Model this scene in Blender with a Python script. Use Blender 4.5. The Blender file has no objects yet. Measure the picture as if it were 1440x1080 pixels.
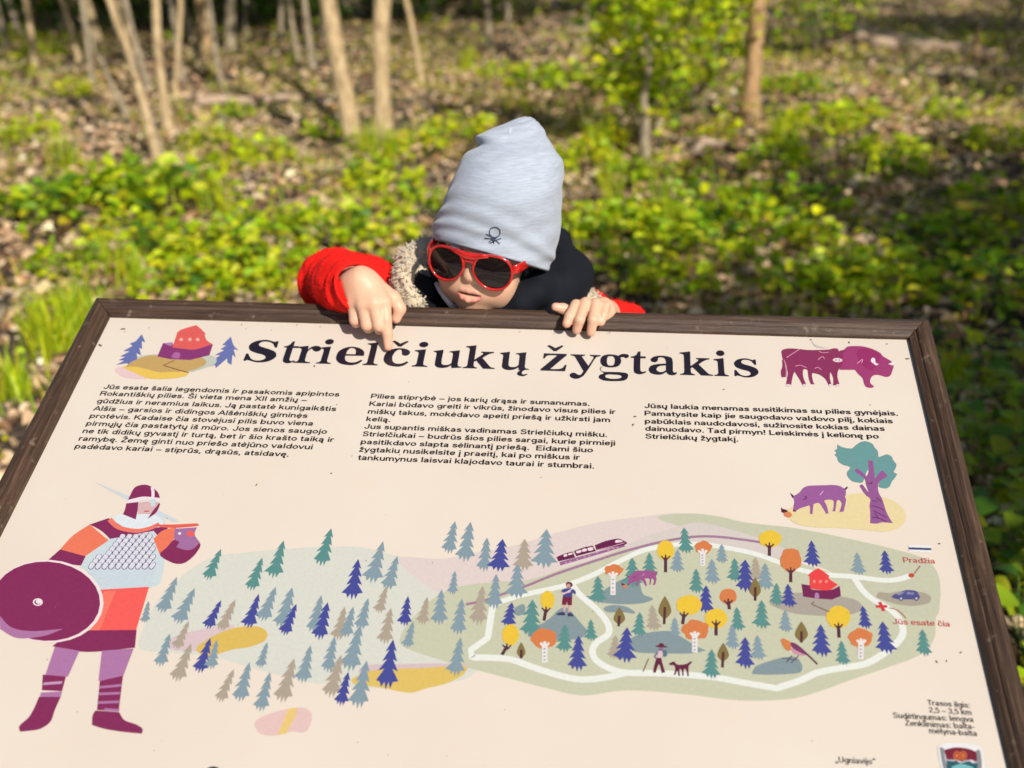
import bpy, math, random
import numpy as np
from mathutils import Vector, Matrix
from mathutils.geometry import tessellate_polygon
from mathutils.bvhtree import BVHTree

# ------------------------------------------------------------------ camera, light, exposure
SC = bpy.context.scene
COL = SC.collection
CAM_LOC = np.array([0.680, -1.350, 1.4195])
# camera axes in world space: right, down, forward (yawed and pitched 24 degrees down)
CR = np.array([0.99536087, 0.09592999, -0.00735983])
CD = np.array([0.03200223, -0.40224952, -0.91497059])
CF = np.array([-0.0907336, 0.9104904, -0.40345341])
FPX = 1560.0
cam_data = bpy.data.cameras.new('camera')
cam_data.sensor_width = 36.0
cam_data.lens = 36.0*FPX/1440.0
cam_data.clip_start = 0.05
cam_data.clip_end = 600
cam_data.dof.use_dof = True
cam_data.dof.focus_distance = 1.29
cam_data.dof.aperture_fstop = (cam_data.lens*0.001)/0.0108
cam = bpy.data.objects.new('camera', cam_data)
COL.objects.link(cam)
M = Matrix.Identity(4)
for i in range(3):
    M[i][0] = CR[i]; M[i][1] = -CD[i]; M[i][2] = -CF[i]; M[i][3] = CAM_LOC[i]
cam.matrix_world = M
SC.camera = cam

SUN_DIR = np.array([0.43, -0.62, 0.62]); SUN_DIR = SUN_DIR/np.linalg.norm(SUN_DIR)   # towards the sun
world = bpy.data.worlds.new('World'); SC.world = world; world.use_nodes = True
wn = world.node_tree; wn.nodes.clear()
sky = wn.nodes.new('ShaderNodeTexSky'); sky.sky_type = 'NISHITA'; sky.sun_disc = False
sky.sun_elevation = math.asin(SUN_DIR[2]); sky.sun_rotation = math.atan2(SUN_DIR[0], SUN_DIR[1])
bg = wn.nodes.new('ShaderNodeBackground'); bg.inputs['Strength'].default_value = 0.075
wo = wn.nodes.new('ShaderNodeOutputWorld')
wn.links.new(sky.outputs[0], bg.inputs[0]); wn.links.new(bg.outputs[0], wo.inputs[0])
sun_data = bpy.data.lights.new('sun', 'SUN'); sun_data.energy = 5.0; sun_data.angle = math.radians(0.53)
sun_data.color = (1.0, 0.94, 0.85)
sun = bpy.data.objects.new('sun', sun_data); COL.objects.link(sun)
sun.rotation_euler = Vector((-SUN_DIR[0], -SUN_DIR[1], -SUN_DIR[2])).to_track_quat('-Z', 'Y').to_euler()
sun.location = (2.5, -2.5, 6)
SC.view_settings.view_transform = 'Standard'
SC.view_settings.look = 'None'
SC.view_settings.exposure = 0.28
SC.view_settings.gamma = 1.0
SC.render.engine = 'CYCLES'
SC.cycles.max_bounces = 6
SC.cycles.use_denoising = True
SC.cycles.transparent_max_bounces = 6

rng = np.random.default_rng(7)
random.seed(7)

# ------------------------------------------------------------------ helpers
def ray(px, py):
    d = CF + CR*((px-720.0)/FPX) + CD*((py-540.0)/FPX)
    return d
def P(px, py, d):                        # point that distance d in front of the lens
    return CAM_LOC + ray(px, py)*d
def ground_at(px, py, z=0.0):
    r = ray(px, py); return CAM_LOC + r*((z-CAM_LOC[2])/r[2])

TILT = math.radians(22)
BO = np.array([0.0, 0.0, 0.90])          # top left corner of the printed panel
BU = np.array([1.0, 0.0, 0.0])
BV = np.array([0.0, math.cos(TILT), math.sin(TILT)])
BN = np.array([0.0, -math.sin(TILT), math.cos(TILT)])
BM = Matrix(((1, 0, 0, BO[0]), (0, BV[1], BN[1], BO[1]), (0, BV[2], BN[2], BO[2]), (0, 0, 0, 1)))
def board_xy(px, py, h=0.0):             # where the traced outline falls on the panel
    r = ray(px, py); d = ((BO + BN*h - CAM_LOC)@BN)/(r@BN)
    q = CAM_LOC + r*d - BO
    return np.array([q@BU, q@BV])
def over_board(px, py, h):               # point h above the panel plane
    r = ray(px, py); d = ((BO + BN*h - CAM_LOC)@BN)/(r@BN)
    return CAM_LOC + r*d

def lin(c):
    c = c/255.0
    return c/12.92 if c <= 0.04045 else ((c+0.055)/1.055)**2.4
def hexcol(h, k=1.0):
    return tuple(min(1.0, lin(int(h[i:i+2], 16))*k) for i in (0, 2, 4))

def tag(o, label=None, cat=None, group=None, kind=None):
    if label: o['label'] = label
    if cat: o['category'] = cat
    if group: o['group'] = group
    if kind: o['kind'] = kind
    return o
def empty(name, loc=(0, 0, 0)):
    o = bpy.data.objects.new(name, None); o.location = loc; o.empty_display_size = 0.1
    COL.objects.link(o); return o
def link(name, me, parent=None):
    o = bpy.data.objects.new(name, me); COL.objects.link(o)
    if parent is not None:
        o.parent = parent
    return o
def child_world(name, me, root):         # mesh in world coordinates under a root with a plain translation
    o = link(name, me, root)
    o.matrix_parent_inverse = Matrix.Translation(-root.location)
    return o
def mesh(name, verts, faces, mats=(), smooth=False, fmat=None):
    me = bpy.data.meshes.new(name)
    me.from_pydata([tuple(map(float, v)) for v in verts], [], faces)
    for m in mats: me.materials.append(m)
    if fmat is not None:
        me.polygons.foreach_set('material_index', np.array(fmat, dtype=np.int32))
    if smooth:
        me.polygons.foreach_set('use_smooth', np.ones(len(me.polygons), dtype=bool))
    me.update(); return me
def mesh_np(name, verts, faces, mats=(), smooth=False):
    """faces: (n,3) or (n,4) array"""
    me = bpy.data.meshes.new(name)
    n, k = faces.shape
    me.vertices.add(len(verts)); me.vertices.foreach_set('co', verts.astype(np.float32).ravel())
    me.loops.add(n*k); me.loops.foreach_set('vertex_index', faces.astype(np.int32).ravel())
    me.polygons.add(n); me.polygons.foreach_set('loop_start', np.arange(0, n*k, k, dtype=np.int32))
    me.polygons.foreach_set('use_smooth', np.full(n, smooth, dtype=bool))
    for m in mats: me.materials.append(m)
    me.update(calc_edges=True); return me
def set_col(me, rgb, name='tint', domain='POINT'):
    a = me.color_attributes.new(name, 'FLOAT_COLOR', domain)
    rgba = np.ones((len(rgb), 4), dtype=np.float32); rgba[:, :3] = rgb
    a.data.foreach_set('color', rgba.ravel())

class NT:
    """small node helper"""
    def __init__(self, name):
        self.m = bpy.data.materials.new(name); self.m.use_nodes = True
        self.t = self.m.node_tree; self.t.nodes.clear()
        self.out = self.n('ShaderNodeOutputMaterial')
    def n(self, kind, **kw):
        x = self.t.nodes.new(kind)
        for k, v in kw.items():
            if k in x.inputs: x.inputs[k].default_value = v
            else: setattr(x, k, v)
        return x
    def l(self, a, b): self.t.links.new(a, b)
    def bsdf(self, **kw):
        b = self.n('ShaderNodeBsdfPrincipled')
        for k, v in kw.items():
            b.inputs[k.replace('_', ' ')].default_value = v
        self.l(b.outputs[0], self.out.inputs['Surface']); return b
    def coord(self, which='Object', scale=(1, 1, 1)):
        c = self.n('ShaderNodeTexCoord'); mp = self.n('ShaderNodeMapping')
        mp.inputs['Scale'].default_value = scale
        self.l(c.outputs[which], mp.inputs['Vector']); return mp.outputs[0]
    def noise(self, vec, scale, detail=4, rough=0.55):
        x = self.n('ShaderNodeTexNoise'); x.inputs['Scale'].default_value = scale
        x.inputs['Detail'].default_value = detail; x.inputs['Roughness'].default_value = rough
        if vec is not None: self.l(vec, x.inputs['Vector'])
        return x.outputs['Fac']
    def ramp(self, fac, stops):
        r = self.n('ShaderNodeValToRGB'); e = r.color_ramp.elements
        while len(e) < len(stops): e.new(0.5)
        for i, (p, c) in enumerate(stops):
            e[i].position = p; e[i].color = (*c[:3], 1)
        self.l(fac, r.inputs[0]); return r.outputs[0]
    def mix(self, fac, a, b, mode='MIX'):
        x = self.n('ShaderNodeMix', data_type='RGBA', blend_type=mode)
        for s, v in ((0, fac), (6, a), (7, b)):
            if hasattr(v, 'is_linked') or hasattr(v, 'links'): self.l(v, x.inputs[s])
            elif s == 0: x.inputs[0].default_value = v
            else: x.inputs[s].default_value = (*v[:3], 1)
        return x.outputs[2]
    def bump(self, h, strength=0.3, dist=0.002, b=None):
        x = self.n('ShaderNodeBump'); x.inputs['Strength'].default_value = strength
        x.inputs['Distance'].default_value = dist; self.l(h, x.inputs['Height'])
        if b is not None: self.l(x.outputs[0], b.inputs['Normal'])
        return x.outputs[0]

# ------------------------------------------------------------------ ground
def gh(x, y):
    """height of the woodland floor"""
    x = np.asarray(x, dtype=float); y = np.asarray(y, dtype=float)
    z = 0.05*np.sin(0.9*x+0.4)*np.cos(0.75*y+1.1) + 0.028*np.sin(2.3*x+1.3*y) + 0.018*np.sin(3.9*x-2.7*y+0.5) \
        + 0.008*np.sin(9.1*x+4.0*y)*np.sin(7.3*y-2.2*x)
    return z*np.clip((y+0.2)/2.0, 0.25, 1.0) - 0.02
def ground_pt(px, py):
    q = ground_at(px, py)
    for _ in range(4): q = ground_at(px, py, float(gh(q[0], q[1])))
    return q

def axis(fine0, fine1, step, far):
    a = list(np.arange(fine0, fine1+1e-6, step)); s = step
    hi = [a[-1]]; lo = [a[0]]
    while hi[-1] < far: s *= 1.35; hi.append(hi[-1]+s); lo.append(lo[-1]-s)
    return np.array(lo[:0:-1]+a+hi[1:])
gx = axis(-6.5, 8.5, 0.07, 180); gy = axis(-0.5, 18, 0.07, 180)
GX, GY = np.meshgrid(gx, gy, indexing='ij')
GZ = gh(GX, GY)
gv = np.stack([GX.ravel(), GY.ravel(), GZ.ravel()], 1)
ny = len(gy); ii, jj = np.meshgrid(np.arange(len(gx)-1), np.arange(ny-1), indexing='ij')
a0 = (ii*ny+jj).ravel(); gf = np.stack([a0, a0+ny, a0+ny+1, a0+1], 1)
t = NT('forest_soil'); b = t.bsdf(Roughness=0.95)
v = t.coord()
n1 = t.noise(v, 1.1, 5); n2 = t.noise(v, 28, 6, 0.65); n3 = t.noise(v, 7, 5)
soil = t.ramp(n2, [(0.34, (0.014, 0.009, 0.006)), (0.56, (0.06, 0.04, 0.026)), (0.76, (0.26, 0.18, 0.12))])
moss = t.ramp(n3, [(0.3, (0.07, 0.08, 0.008)), (0.7, (0.34, 0.31, 0.02))])
mm = t.ramp(n1, [(0.50, (0, 0, 0)), (0.60, (1, 1, 1))])
t.l(t.mix(mm, soil, moss), b.inputs['Base Color']); t.bump(n2, 0.8, 0.02, b)
ground = link('ground', mesh_np('ground', gv, gf, [t.m], True)); tag(ground, kind='structure')

# ------------------------------------------------------------------ information board
def wood_mat(name, dark, mid, light, axis_scale):
    t = NT(name); b = t.bsdf(Roughness=0.55)
    v = t.coord('Object', axis_scale)
    g = t.noise(v, 9, 7, 0.7); s = t.noise(t.coord('Object'), 60, 4, 0.6); w = t.noise(t.coord('Object'), 5, 3)
    c = t.ramp(g, [(0.32, dark), (0.5, mid), (0.72, light)])
    c = t.mix(t.ramp(s, [(0.62, (0, 0, 0)), (0.80, (1, 1, 1))]), c, (0.22, 0.17, 0.12))
    c = t.mix(t.ramp(w, [(0.45, (0, 0, 0)), (0.7, (0.45, 0.45, 0.45))]), c, (0.035, 0.018, 0.010))
    t.l(c, b.inputs['Base Color'])
    b.inputs['Specular IOR Level'].default_value = 0.42
    t.bump(g, 0.75, 0.0022, b)
    return t.m
W_ALONG_X = wood_mat('brown_wood_rail', (0.022, 0.009, 0.005), (0.050, 0.025, 0.014), (0.100, 0.060, 0.038), (1.2, 26, 26))
W_ALONG_Y = wood_mat('brown_wood_side', (0.018, 0.008, 0.004), (0.050, 0.025, 0.013), (0.120, 0.070, 0.040), (26, 1.2, 26))
W_ALONG_Z = wood_mat('brown_wood_post', (0.026, 0.013, 0.008), (0.070, 0.040, 0.025), (0.14, 0.09, 0.06), (26, 26, 1.2))

PW, PH = 1.05, 0.76                      # panel size inside the frame
board = empty('information_board', (0.525, -0.30, 0.0))
tag(board, 'slanted trail information board with printed map in a brown wooden frame', 'information board')
def on_board(name, me):
    o = link(name, me, board)
    o.matrix_parent_inverse = Matrix.Translation(-board.location); o.matrix_basis = BM
    return o

t = NT('printed_panel_cream'); b = t.bsdf(Roughness=0.32)
v = t.coord()
n = t.noise(v, 3.2, 4); d = t.noise(v, 90, 3, 0.6); e = t.noise(v, 14, 4, 0.7)
c = t.ramp(n, [(0.35, (0.500, 0.434, 0.366)), (0.7, (0.525, 0.462, 0.398))])
c = t.mix(t.ramp(d, [(0.735, (0, 0, 0)), (0.80, (0.6, 0.6, 0.6))]), c, (0.30, 0.22, 0.16))
c = t.mix(t.ramp(e, [(0.58, (0, 0, 0)), (0.80, (0.30, 0.30, 0.30))]), c, (0.55, 0.42, 0.32))
t.l(c, b.inputs['Base Color'])
rr = t.n('ShaderNodeMapRange'); rr.inputs['To Min'].default_value = 0.26; rr.inputs['To Max'].default_value = 0.5
t.l(e, rr.inputs['Value']); t.l(rr.outputs[0], b.inputs['Roughness'])
MAT_PANEL = t.m
def box(x0, x1, y0, y1, z0, z1):
    v = [(x, y, z) for x in (x0, x1) for y in (y0, y1) for z in (z0, z1)]
    f = [(0, 1, 3, 2), (4, 6, 7, 5), (0, 4, 5, 1), (2, 3, 7, 6), (0, 2, 6, 4), (1, 5, 7, 3)]
    return v, f
pv, pf = box(-0.006, PW+0.006, -PH-0.006, 0.006, -0.006, 0.0)
panel = on_board('panel', mesh('panel', pv, pf, [MAT_PANEL]))

# frame rails: profile (distance outward from the panel edge, height), mitred ends
PROF = [(0.000, -0.020), (0.000, 0.0040), (0.0012, 0.0060), (0.0070, 0.0092), (0.0084, 0.0090), (0.0098, 0.0108), (0.0125, 0.0126), (0.019, 0.0136),
        (0.0245, 0.0122), (0.0280, 0.0085), (0.0295, 0.0025), (0.0295, -0.022)]
def rail(name, p0, p1, out, ends, mat, seed):
    """p0->p1 inner edge line in board coords, out = outward unit vector"""
    r = np.random.default_rng(seed)
    p0 = np.array(p0, float); p1 = np.array(p1, float); out = np.array(out, float)
    d = p1-p0; L = np.linalg.norm(d); d /= L
    N = 60; vs = []; fs = []
    k = len(PROF)
    wob = np.cumsum(r.normal(0, 0.00012, (N+1, k)), 0); wob -= wob.mean(0)
    for i in range(N+1):
        for j, (o, h) in enumerate(PROF):
            s = -o+0.0004 + (L+2*o-0.0008)*i/N      # mitre: longer on the outside
            if 0 < j < k-1: dh = wob[i, j]
            else: dh = 0
            q = p0 + d*s + out*(o+dh*0.5)
            vs.append((q[0], q[1], h+dh))
    for i in range(N):
        for j in range(k-1):
            a = i*k+j; fs.append((a, a+1, a+k+1, a+k))
        fs.append((i*k+k-1, i*k, i*k+k, i*k+2*k-1))
    fs.append(tuple(range(k))); fs.append(tuple(range(N*k, N*k+k))[::-1])
    me = mesh(name, vs, fs, [mat])
    import bmesh as _bm
    bm = _bm.new(); bm.from_mesh(me); _bm.ops.recalc_face_normals(bm, faces=bm.faces); bm.to_mesh(me); bm.free()
    o = on_board(name, me); return o
rail('frame_rail', (0, 0), (PW, 0), (0, 1), None, W_ALONG_X, 1)
rail('frame_rail', (0, -PH), (0, 0), (-1, 0), None, W_ALONG_Y, 2)
rail('frame_rail', (PW, -PH), (PW, 0), (1, 0), None, W_ALONG_Y, 3)
rail('frame_rail', (0, -PH), (PW, -PH), (0, -1), None, W_ALONG_X, 4)
pv, pf = box(-0.0, PW, -PH, 0.0, -0.019, -0.0065)
on_board('backing_board', mesh('backing_board', pv, pf, [W_ALONG_X]))
for x in (0.10, 0.95):
    for (yy, top) in ((-0.09, 0.835), (-0.60, 0.63)):
        pv, pf = box(x-0.035, x+0.035, yy-0.035, yy+0.035, -0.3, top)
        child_world('post', mesh('post', pv, pf, [W_ALONG_Z]), board)

# ------------------------------------------------------------------ printed artwork (flat inks on the panel)
K_INK = 0.57
_inks = {}
def ink(h):
    if h not in _inks:
        t = NT('ink_'+h); b = t.bsdf(Roughness=0.34)
        c = hexcol(h, K_INK); v = t.coord()
        n = t.noise(v, 260, 3, 0.7); m2 = t.noise(v, 90, 3, 0.6)
        lo = tuple(x*0.955 for x in c); hi = tuple(min(1, x*1.035+0.002) for x in c)
        cc = t.ramp(n, [(0.3, lo), (0.7, hi)])
        cc = t.mix(t.ramp(m2, [(0.745, (0, 0, 0)), (0.80, (0.5, 0.5, 0.5))]), cc, (0.30, 0.22, 0.16))
        t.l(cc, b.inputs['Base Color']); _inks[h] = t.m
    return _inks[h]
LAYER = [0, 0, 0]                           # [print object, shape inside it]: each ink lies a few microns above the last
def next_layer():
    LAYER[1] += 1
    return 0.00003 + LAYER[0]*0.0000016 + LAYER[1]*0.0000073

def catmull(pts, n=6):
    """pts: list of (x,y,corner). closed outline; curved between corners"""
    m = len(pts); out = []
    P_ = [np.array(p[:2], float) for p in pts]; C = [p[2] for p in pts]
    for i in range(m):
        p1, p2 = P_[i], P_[(i+1) % m]
        if C[i] and C[(i+1) % m]:
            out.append(p1); continue
        p0 = P_[i-1] if not C[i] else p1
        p3 = P_[(i+2) % m] if not C[(i+1) % m] else p2
        for k in range(n):
            s = k/n
            out.append(0.5*((2*p1)+(-p0+p2)*s+(2*p0-5*p1+4*p2-p3)*s*s+(-p0+3*p1-3*p2+p3)*s**3))
    return out
def parse(s):
    r = []
    for w in s.split():
        c = w.endswith('c'); x, y = w.rstrip('c').split(',')
        r.append((float(x), float(y), c))
    return r
class Print:
    """collects flat coloured shapes and builds them as one sheet of print on the panel"""
    def __init__(self, name, ox=0, oy=0, sc=1.0):
        LAYER[0] += 1; LAYER[1] = LAYER[2]
        self.name = name; self.o = (ox, oy, sc); self.v = []; self.f = []; self.m = []; self.mats = []
    def px(self, pts):                    # traced coordinates -> panel coordinates
        ox, oy, sc = self.o
        return [board_xy(ox+p[0]/sc, oy+p[1]/sc) for p in pts]
    def raw(self, loops, col, z=None):
        z = next_layer() if z is None else z
        polys = [[Vector((p[0], p[1], 0)) for p in lp] for lp in loops]
        tris = tessellate_polygon(polys)
        flat = [p for lp in polys for p in lp]; b0 = len(self.v)
        self.v += [(p.x, p.y, z) for p in flat]
        mt = ink(col)
        if mt not in self.mats: self.mats.append(mt)
        mi = self.mats.index(mt)
        for a, b, c in tris:
            A, B, C = flat[a], flat[b], flat[c]
            if (B.x-A.x)*(C.y-A.y)-(B.y-A.y)*(C.x-A.x) < 0: b, c = c, b
            self.f.append((b0+a, b0+b, b0+c)); self.m.append(mi)
    def poly(self, col, s, *holes):
        self.raw([self.px(catmull(parse(q))) for q in (s,)+holes], col)
    def ell(self, col, cx, cy, rx, ry, rot=0, wob=0.0, n=28):
        a = np.linspace(0, 2*np.pi, n, endpoint=False); r = 1+wob*np.sin(5*a+cx)+wob*0.6*np.sin(9*a+cy)
        c, s = math.cos(rot), math.sin(rot)
        x = rx*r*np.cos(a); y = ry*r*np.sin(a)
        self.raw([self.px(list(zip(cx+x*c-y*s, cy+x*s+y*c)))], col)
    def line(self, col, s, w, closed=False):
        """stroke of width w (metres on the panel) along traced points"""
        pts = parse(s); dense = catmull(pts, 5)
        if not closed:                    # drop the closing span
            cnt = 0
            m = len(pts)
            last = 1 if (pts[-1][2] and pts[0][2]) else 5
            dense = dense[:-last] + [np.array(pts[-1][:2])]
        q = np.array(self.px(dense)); d = np.gradient(q, axis=0)
        nn = np.stack([-d[:, 1], d[:, 0]], 1); nn /= (np.linalg.norm(nn, axis=1)[:, None]+1e-12)
        a = q+nn*w/2; b = q-nn*w/2
        z = next_layer(); b0 = len(self.v); n = len(q)
        self.v += [(p[0], p[1], z) for p in a]+[(p[0], p[1], z) for p in b]
        mt = ink(col)
        if mt not in self.mats: self.mats.append(mt)
        mi = self.mats.index(mt)
        for i in range(n-1):
            self.f.append((b0+i, b0+n+i, b0+n+i+1, b0+i+1)); self.m.append(mi)
    def build(self, parent=None):
        me = mesh(self.name, self.v, self.f, self.mats, fmat=self.m)
        o = link(self.name, me, parent or panel); return o

# --- map ground shapes (traced straight in photograph pixels)
g = Print('printed_map_area')
g.poly('e0e0d5', '196,912 203,880 222,845 250,815 295,785 345,777 400,772 450,769 510,770 560,782 620,788 700,800 760,850 700,930 672,944 650,956 600,966 518,968 460,962 435,960 370,944 300,924 240,918')
g.poly('e6d6d2', '560,788 620,786 665,778 720,768 780,750 840,735 900,727 960,722 1010,740 1080,765 1000,800 860,830 700,860 640,850')
g.poly('cfcfb4', '562,902 568,885 585,864 615,838 650,824 700,818 745,815 790,800 840,785 880,770 930,762 1000,757 1060,766 1120,790 1200,815 1260,835 1290,830 1322,830 1316,870 1314,897 1295,920 1250,938 1200,955 1150,973 1110,983 1040,985 960,976 880,971 820,978 770,968 700,950 650,937 600,922 572,912')
g.poly('cccdb4', '925,729 965,722 1010,726 1050,735 1120,743 1200,759 1260,773 1300,786 1318,805 1322,835 1310,870 1230,845 1180,810 1120,785 1060,762 1000,752')
g.poly('ddd2cc', '950,742 985,735 1040,748 1090,765 1130,790 1060,778 1000,765 940,762 880,772 900,757')
g.poly('e0c8cc', '234,905 250,893 275,887 310,880 330,880 312,893 290,914 262,915 242,914')
g.poly('e3c060', '276,912 290,900 305,892 330,883 362,881 376,890 371,902 350,910 325,914 300,922 286,922')
g.poly('dcc4c8', '512,936 560,934 610,933 652,934 657,942 640,946 560,946 510,950')
g.poly('e6c568', '500,952 530,942 600,939 640,936 656,938 650,950 625,962 600,968 580,974 560,972 530,966 505,964 494,958')
g.poly('ecc9c4', '358,1020 362,1012 378,1004 400,998 425,995 438,1003 436,1020 428,1030 410,1029 390,1034 368,1033')
g.poly('efce80', '405,997c 419,995c 414,1010 402,1032c 390,1033c 398,1015')
g.build()
LAYER[2] = 12
g = Print('printed_railway_line')
g.line('a97f9c', '655,850c 680,845 700,838 740,824 780,808 830,791 880,775 930,762 975,755 1010,755 1045,759 1072,763c', 0.0032)
g.build()
LAYER[2] = 13
g = Print('printed_hill_shape'); g.poly('8a9ba0', '742,895c 746,880 760,878 775,868 785,858 795,854 805,862 820,880 826,888 818,897 800,900 770,899'); g.build()
g = Print('printed_hill_shape'); g.poly('8a9ba0', '727,853 737,850 738,862 728,866 722,860'); g.build()
g = Print('printed_hill_shape'); g.poly('8a9ba0', '823,838c 840,837 852,828 868,818 885,812 898,816 904,835 915,840 918,843 905,848 880,850 850,848 832,844'); g.build()
g = Print('printed_hill_shape'); g.poly('8a9ba0', '849,855 862,851 880,853 892,860 891,863 875,861 855,861'); g.build()
g = Print('printed_hill_shape'); g.poly('8a9ba0', '888,915c 885,902 892,895 910,890 925,888 943,888 962,898 978,908 993,915c 970,919 930,919 900,918'); g.build()
g = Print('printed_hill_shape'); g.poly('8a9ba0', '1057,948c 1062,938 1075,932 1100,925 1118,924 1127,933 1126,945 1108,948 1080,949'); g.build()
g = Print('printed_hill_shape'); g.ell('b1a89c', 1148, 850, 66, 16, 0.06, 0.02); g.build()
g = Print('printed_hill_shape'); g.poly('b1a795', '1232,840c 1236,833 1250,834 1270,831 1292,832 1308,838 1306,848 1285,852 1262,850 1240,843'); g.build()
LAYER[2] = 15
g = Print('printed_walking_trail')
WT = '#'.strip('#') or 'f1f3ec'
g.line(WT, '693,852c 690,870 686,897c 662,914c 664,925c 690,925 720,928 760,942 810,955 850,953 880,946c', 0.0070)
g.line(WT, '693,856c 696,850 730,838 780,827 805,820 835,808 858,796 880,785 905,774 935,768 965,765 1000,767 1050,776 1080,785 1120,800 1160,808 1200,811 1240,816 1262,815 1279,810c', 0.0060)
g.line(WT, '804,821c 815,836 840,858 855,878 855,892 840,903 833,915 838,928 855,939 880,946 930,947 1000,952 1045,960 1092,968c 1125,957 1150,946 1180,940 1215,934 1240,921 1262,903 1270,888 1264,870 1250,856 1226,842 1212,829 1201,812c', 0.0068)
g.build()

# --- trees of the map
LAYER[2] = 19
def unit_spruce(seed, tiers=4):
    r = np.random.default_rng(seed); R = []; 
    for k in range(tiers):
        f = (k+1)/tiers; y = 0.96-0.86*f**0.95
        w = (0.16+0.34*f)*(0.92+0.16*r.random())
        R.append((w, y)); R.append((w*0.40, y+0.035+0.02*r.random()))
    R[-1] = (R[-2][0]*0.55, R[-2][1]-0.02)
    L = [(-x*(0.9+0.2*r.random()), y+0.02*(r.random()-0.5)) for x, y in R]
    bot = [(0.20, -0.06), (0.09, 0.08), (0.02, -0.09), (-0.08, 0.08), (-0.20, -0.03)]
    return [(0, 1.0)]+R+bot+L[::-1]
TEAL, SLATE, NAVY, TAUPE = '5f9490', '8ba1ad', '4a4f9c', 'b4a795'
SPR = '''t311,772,291,815 t399,760,383,812 t369,784,352,830 s249,811,226,862 s274,827,249,877 s209,845,203,876 n311,844,291,884 u331,843,310,887
n364,835,348,883 s388,825,368,873 s411,826,394,883 n417,849,399,893 u266,873,247,913 s239,891,224,937 u269,905,247,958 n296,897,279,946 s305,900,296,941
u329,941,308,987 s351,931,336,986 s376,903,365,939 s380,945,365,1000 u414,926,395,987 s437,907,424,960 t466,743,450,795 n504,786,494,842 s539,761,521,819
s559,782,544,829 s640,733,630,778 s662,734,652,789 u544,824,532,862 s452,837,440,890 n461,847,448,899 u485,853,474,900 s497,853,485,896 s518,841,506,885
u550,855,540,905 n574,838,568,880 u601,839,593,878 s621,829,617,878 s640,803,636,836 s650,842,643,892 u679,824,671,878 s581,874,572,911 s507,879,490,943
s471,895,460,945 u480,921,463,980 n490,945,478,992 s516,929,502,995 n553,899,542,968 s648,896,639,950
s685,756,680,803 n707,758,700,803 u738,758,735,802 s769,744,764,798 s728,793,726,841 s698,807,694,856 n720,847,714,881 t749,843,746,894 t795,878,793,917
n814,894,811,943 t831,871,831,901 t889,784,889,825 t841,810,841,848 u866,893,863,927 n882,882,878,931 t913,777,914,813 t962,742,965,778 s953,773,952,805
s1015,765,1015,792 s1001,786,1002,821 t979,800,979,834 n993,823,992,862 t1033,785,1034,818 u1062,784,1064,815 n1048,787,1048,832 s1076,792,1076,829
t1071,844,1071,884 t1036,854,1038,887 s1030,879,1030,913 t900,861,898,895 u917,851,920,887 s949,868,949,895 n1048,896,1048,940 s1065,893,1067,928
t1001,913,1000,954 n1141,760,1143,797 s1205,777,1208,808 n1244,774,1247,807 t1092,820,1092,852 n1108,821,1110,854 s1104,858,1105,889 n1154,878,1156,923
n1213,852,1218,884 n1241,874,1247,919 t1183,901,1186,935 t1297,885,1300,922'''.split()
for i, sp in enumerate(SPR):
    col = {'t': TEAL, 's': SLATE, 'n': NAVY, 'u': TAUPE}[sp[0]]
    x1, y1, x0, y0 = map(float, sp[1:].split(','))
    A = board_xy(x1, y1); B = board_xy(x0, y0); h = np.linalg.norm(A-B)
    up = (A-B)/h; rt = np.array([up[1], -up[0]])
    w = h*(0.56 if x1 > 700 else 0.42)
    q = Print('printed_spruce')
    q.raw([[B+up*h*(v*0.95+0.05)+rt*w*u for u, v in unit_spruce(i, 4 if h < 0.075 else 5)]], col); q.build()
def round_tree(name, col, cx, cy, rx, ry, tx, ty, ux, uy, birch=False, wob=0.02):
    q = Print(name)
    q.ell(col, cx, cy, rx, ry, 0, wob)
    tc = 'efe9e6' if birch else '59303a'
    w = 0.0055 if birch else 0.0032
    q.line(tc, f'{tx},{ty}c {ux},{uy}c', w)
    for dx, dy in ((-6, -5), (6, -5), (0, -7)):
        q.line(tc, f'{ux},{uy+5}c {ux+dx},{uy+dy+3}c', w*0.5)
    if birch:
        for k in range(4):
            f = 0.15+k*0.2; x = tx+(ux-tx)*f; y = ty+(uy-ty)*f
            q.line('8d93a8', f'{x-1.6},{y+0.6}c {x+1.0},{y-0.4}c', 0.0013)
    q.build()
YEL, ORG = 'f1c93c', 'dd824a'
for a in [(718, 893, 12, 15, 706, 921, 713, 909), (770, 844, 10, 13, 765, 873, 768, 857), (936, 774, 12, 14, 936, 805, 936, 784),
          (969, 851, 18, 14, 960, 878, 962, 864), (1007, 870, 16, 14, 1007, 894, 1007, 876), (1083, 758, 16, 12, 1082, 782, 1082, 767),
          (1179, 868, 17, 16, 1180, 897, 1179, 880)]:
    round_tree('printed_yellow_tree', YEL, *a)
for a in [(765, 898, 18, 14, 766, 932, 766, 906, True, .05), (863, 802, 13, 8, 862, 837, 862, 808, True, .08), (989, 770, 12, 9, 988, 796, 988, 776, True, .08),
          (1024, 839, 12, 11, 1026, 857, 1024, 846), (978, 886, 19, 14, 977, 918, 977, 892, True, .08), (1112, 788, 15, 17, 1112, 819, 1112, 802, False, .05),
          (1210, 897, 17, 13, 1210, 927, 1211, 902, True, .06)]:
    round_tree('printed_orange_tree', ORG, *a)
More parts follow.
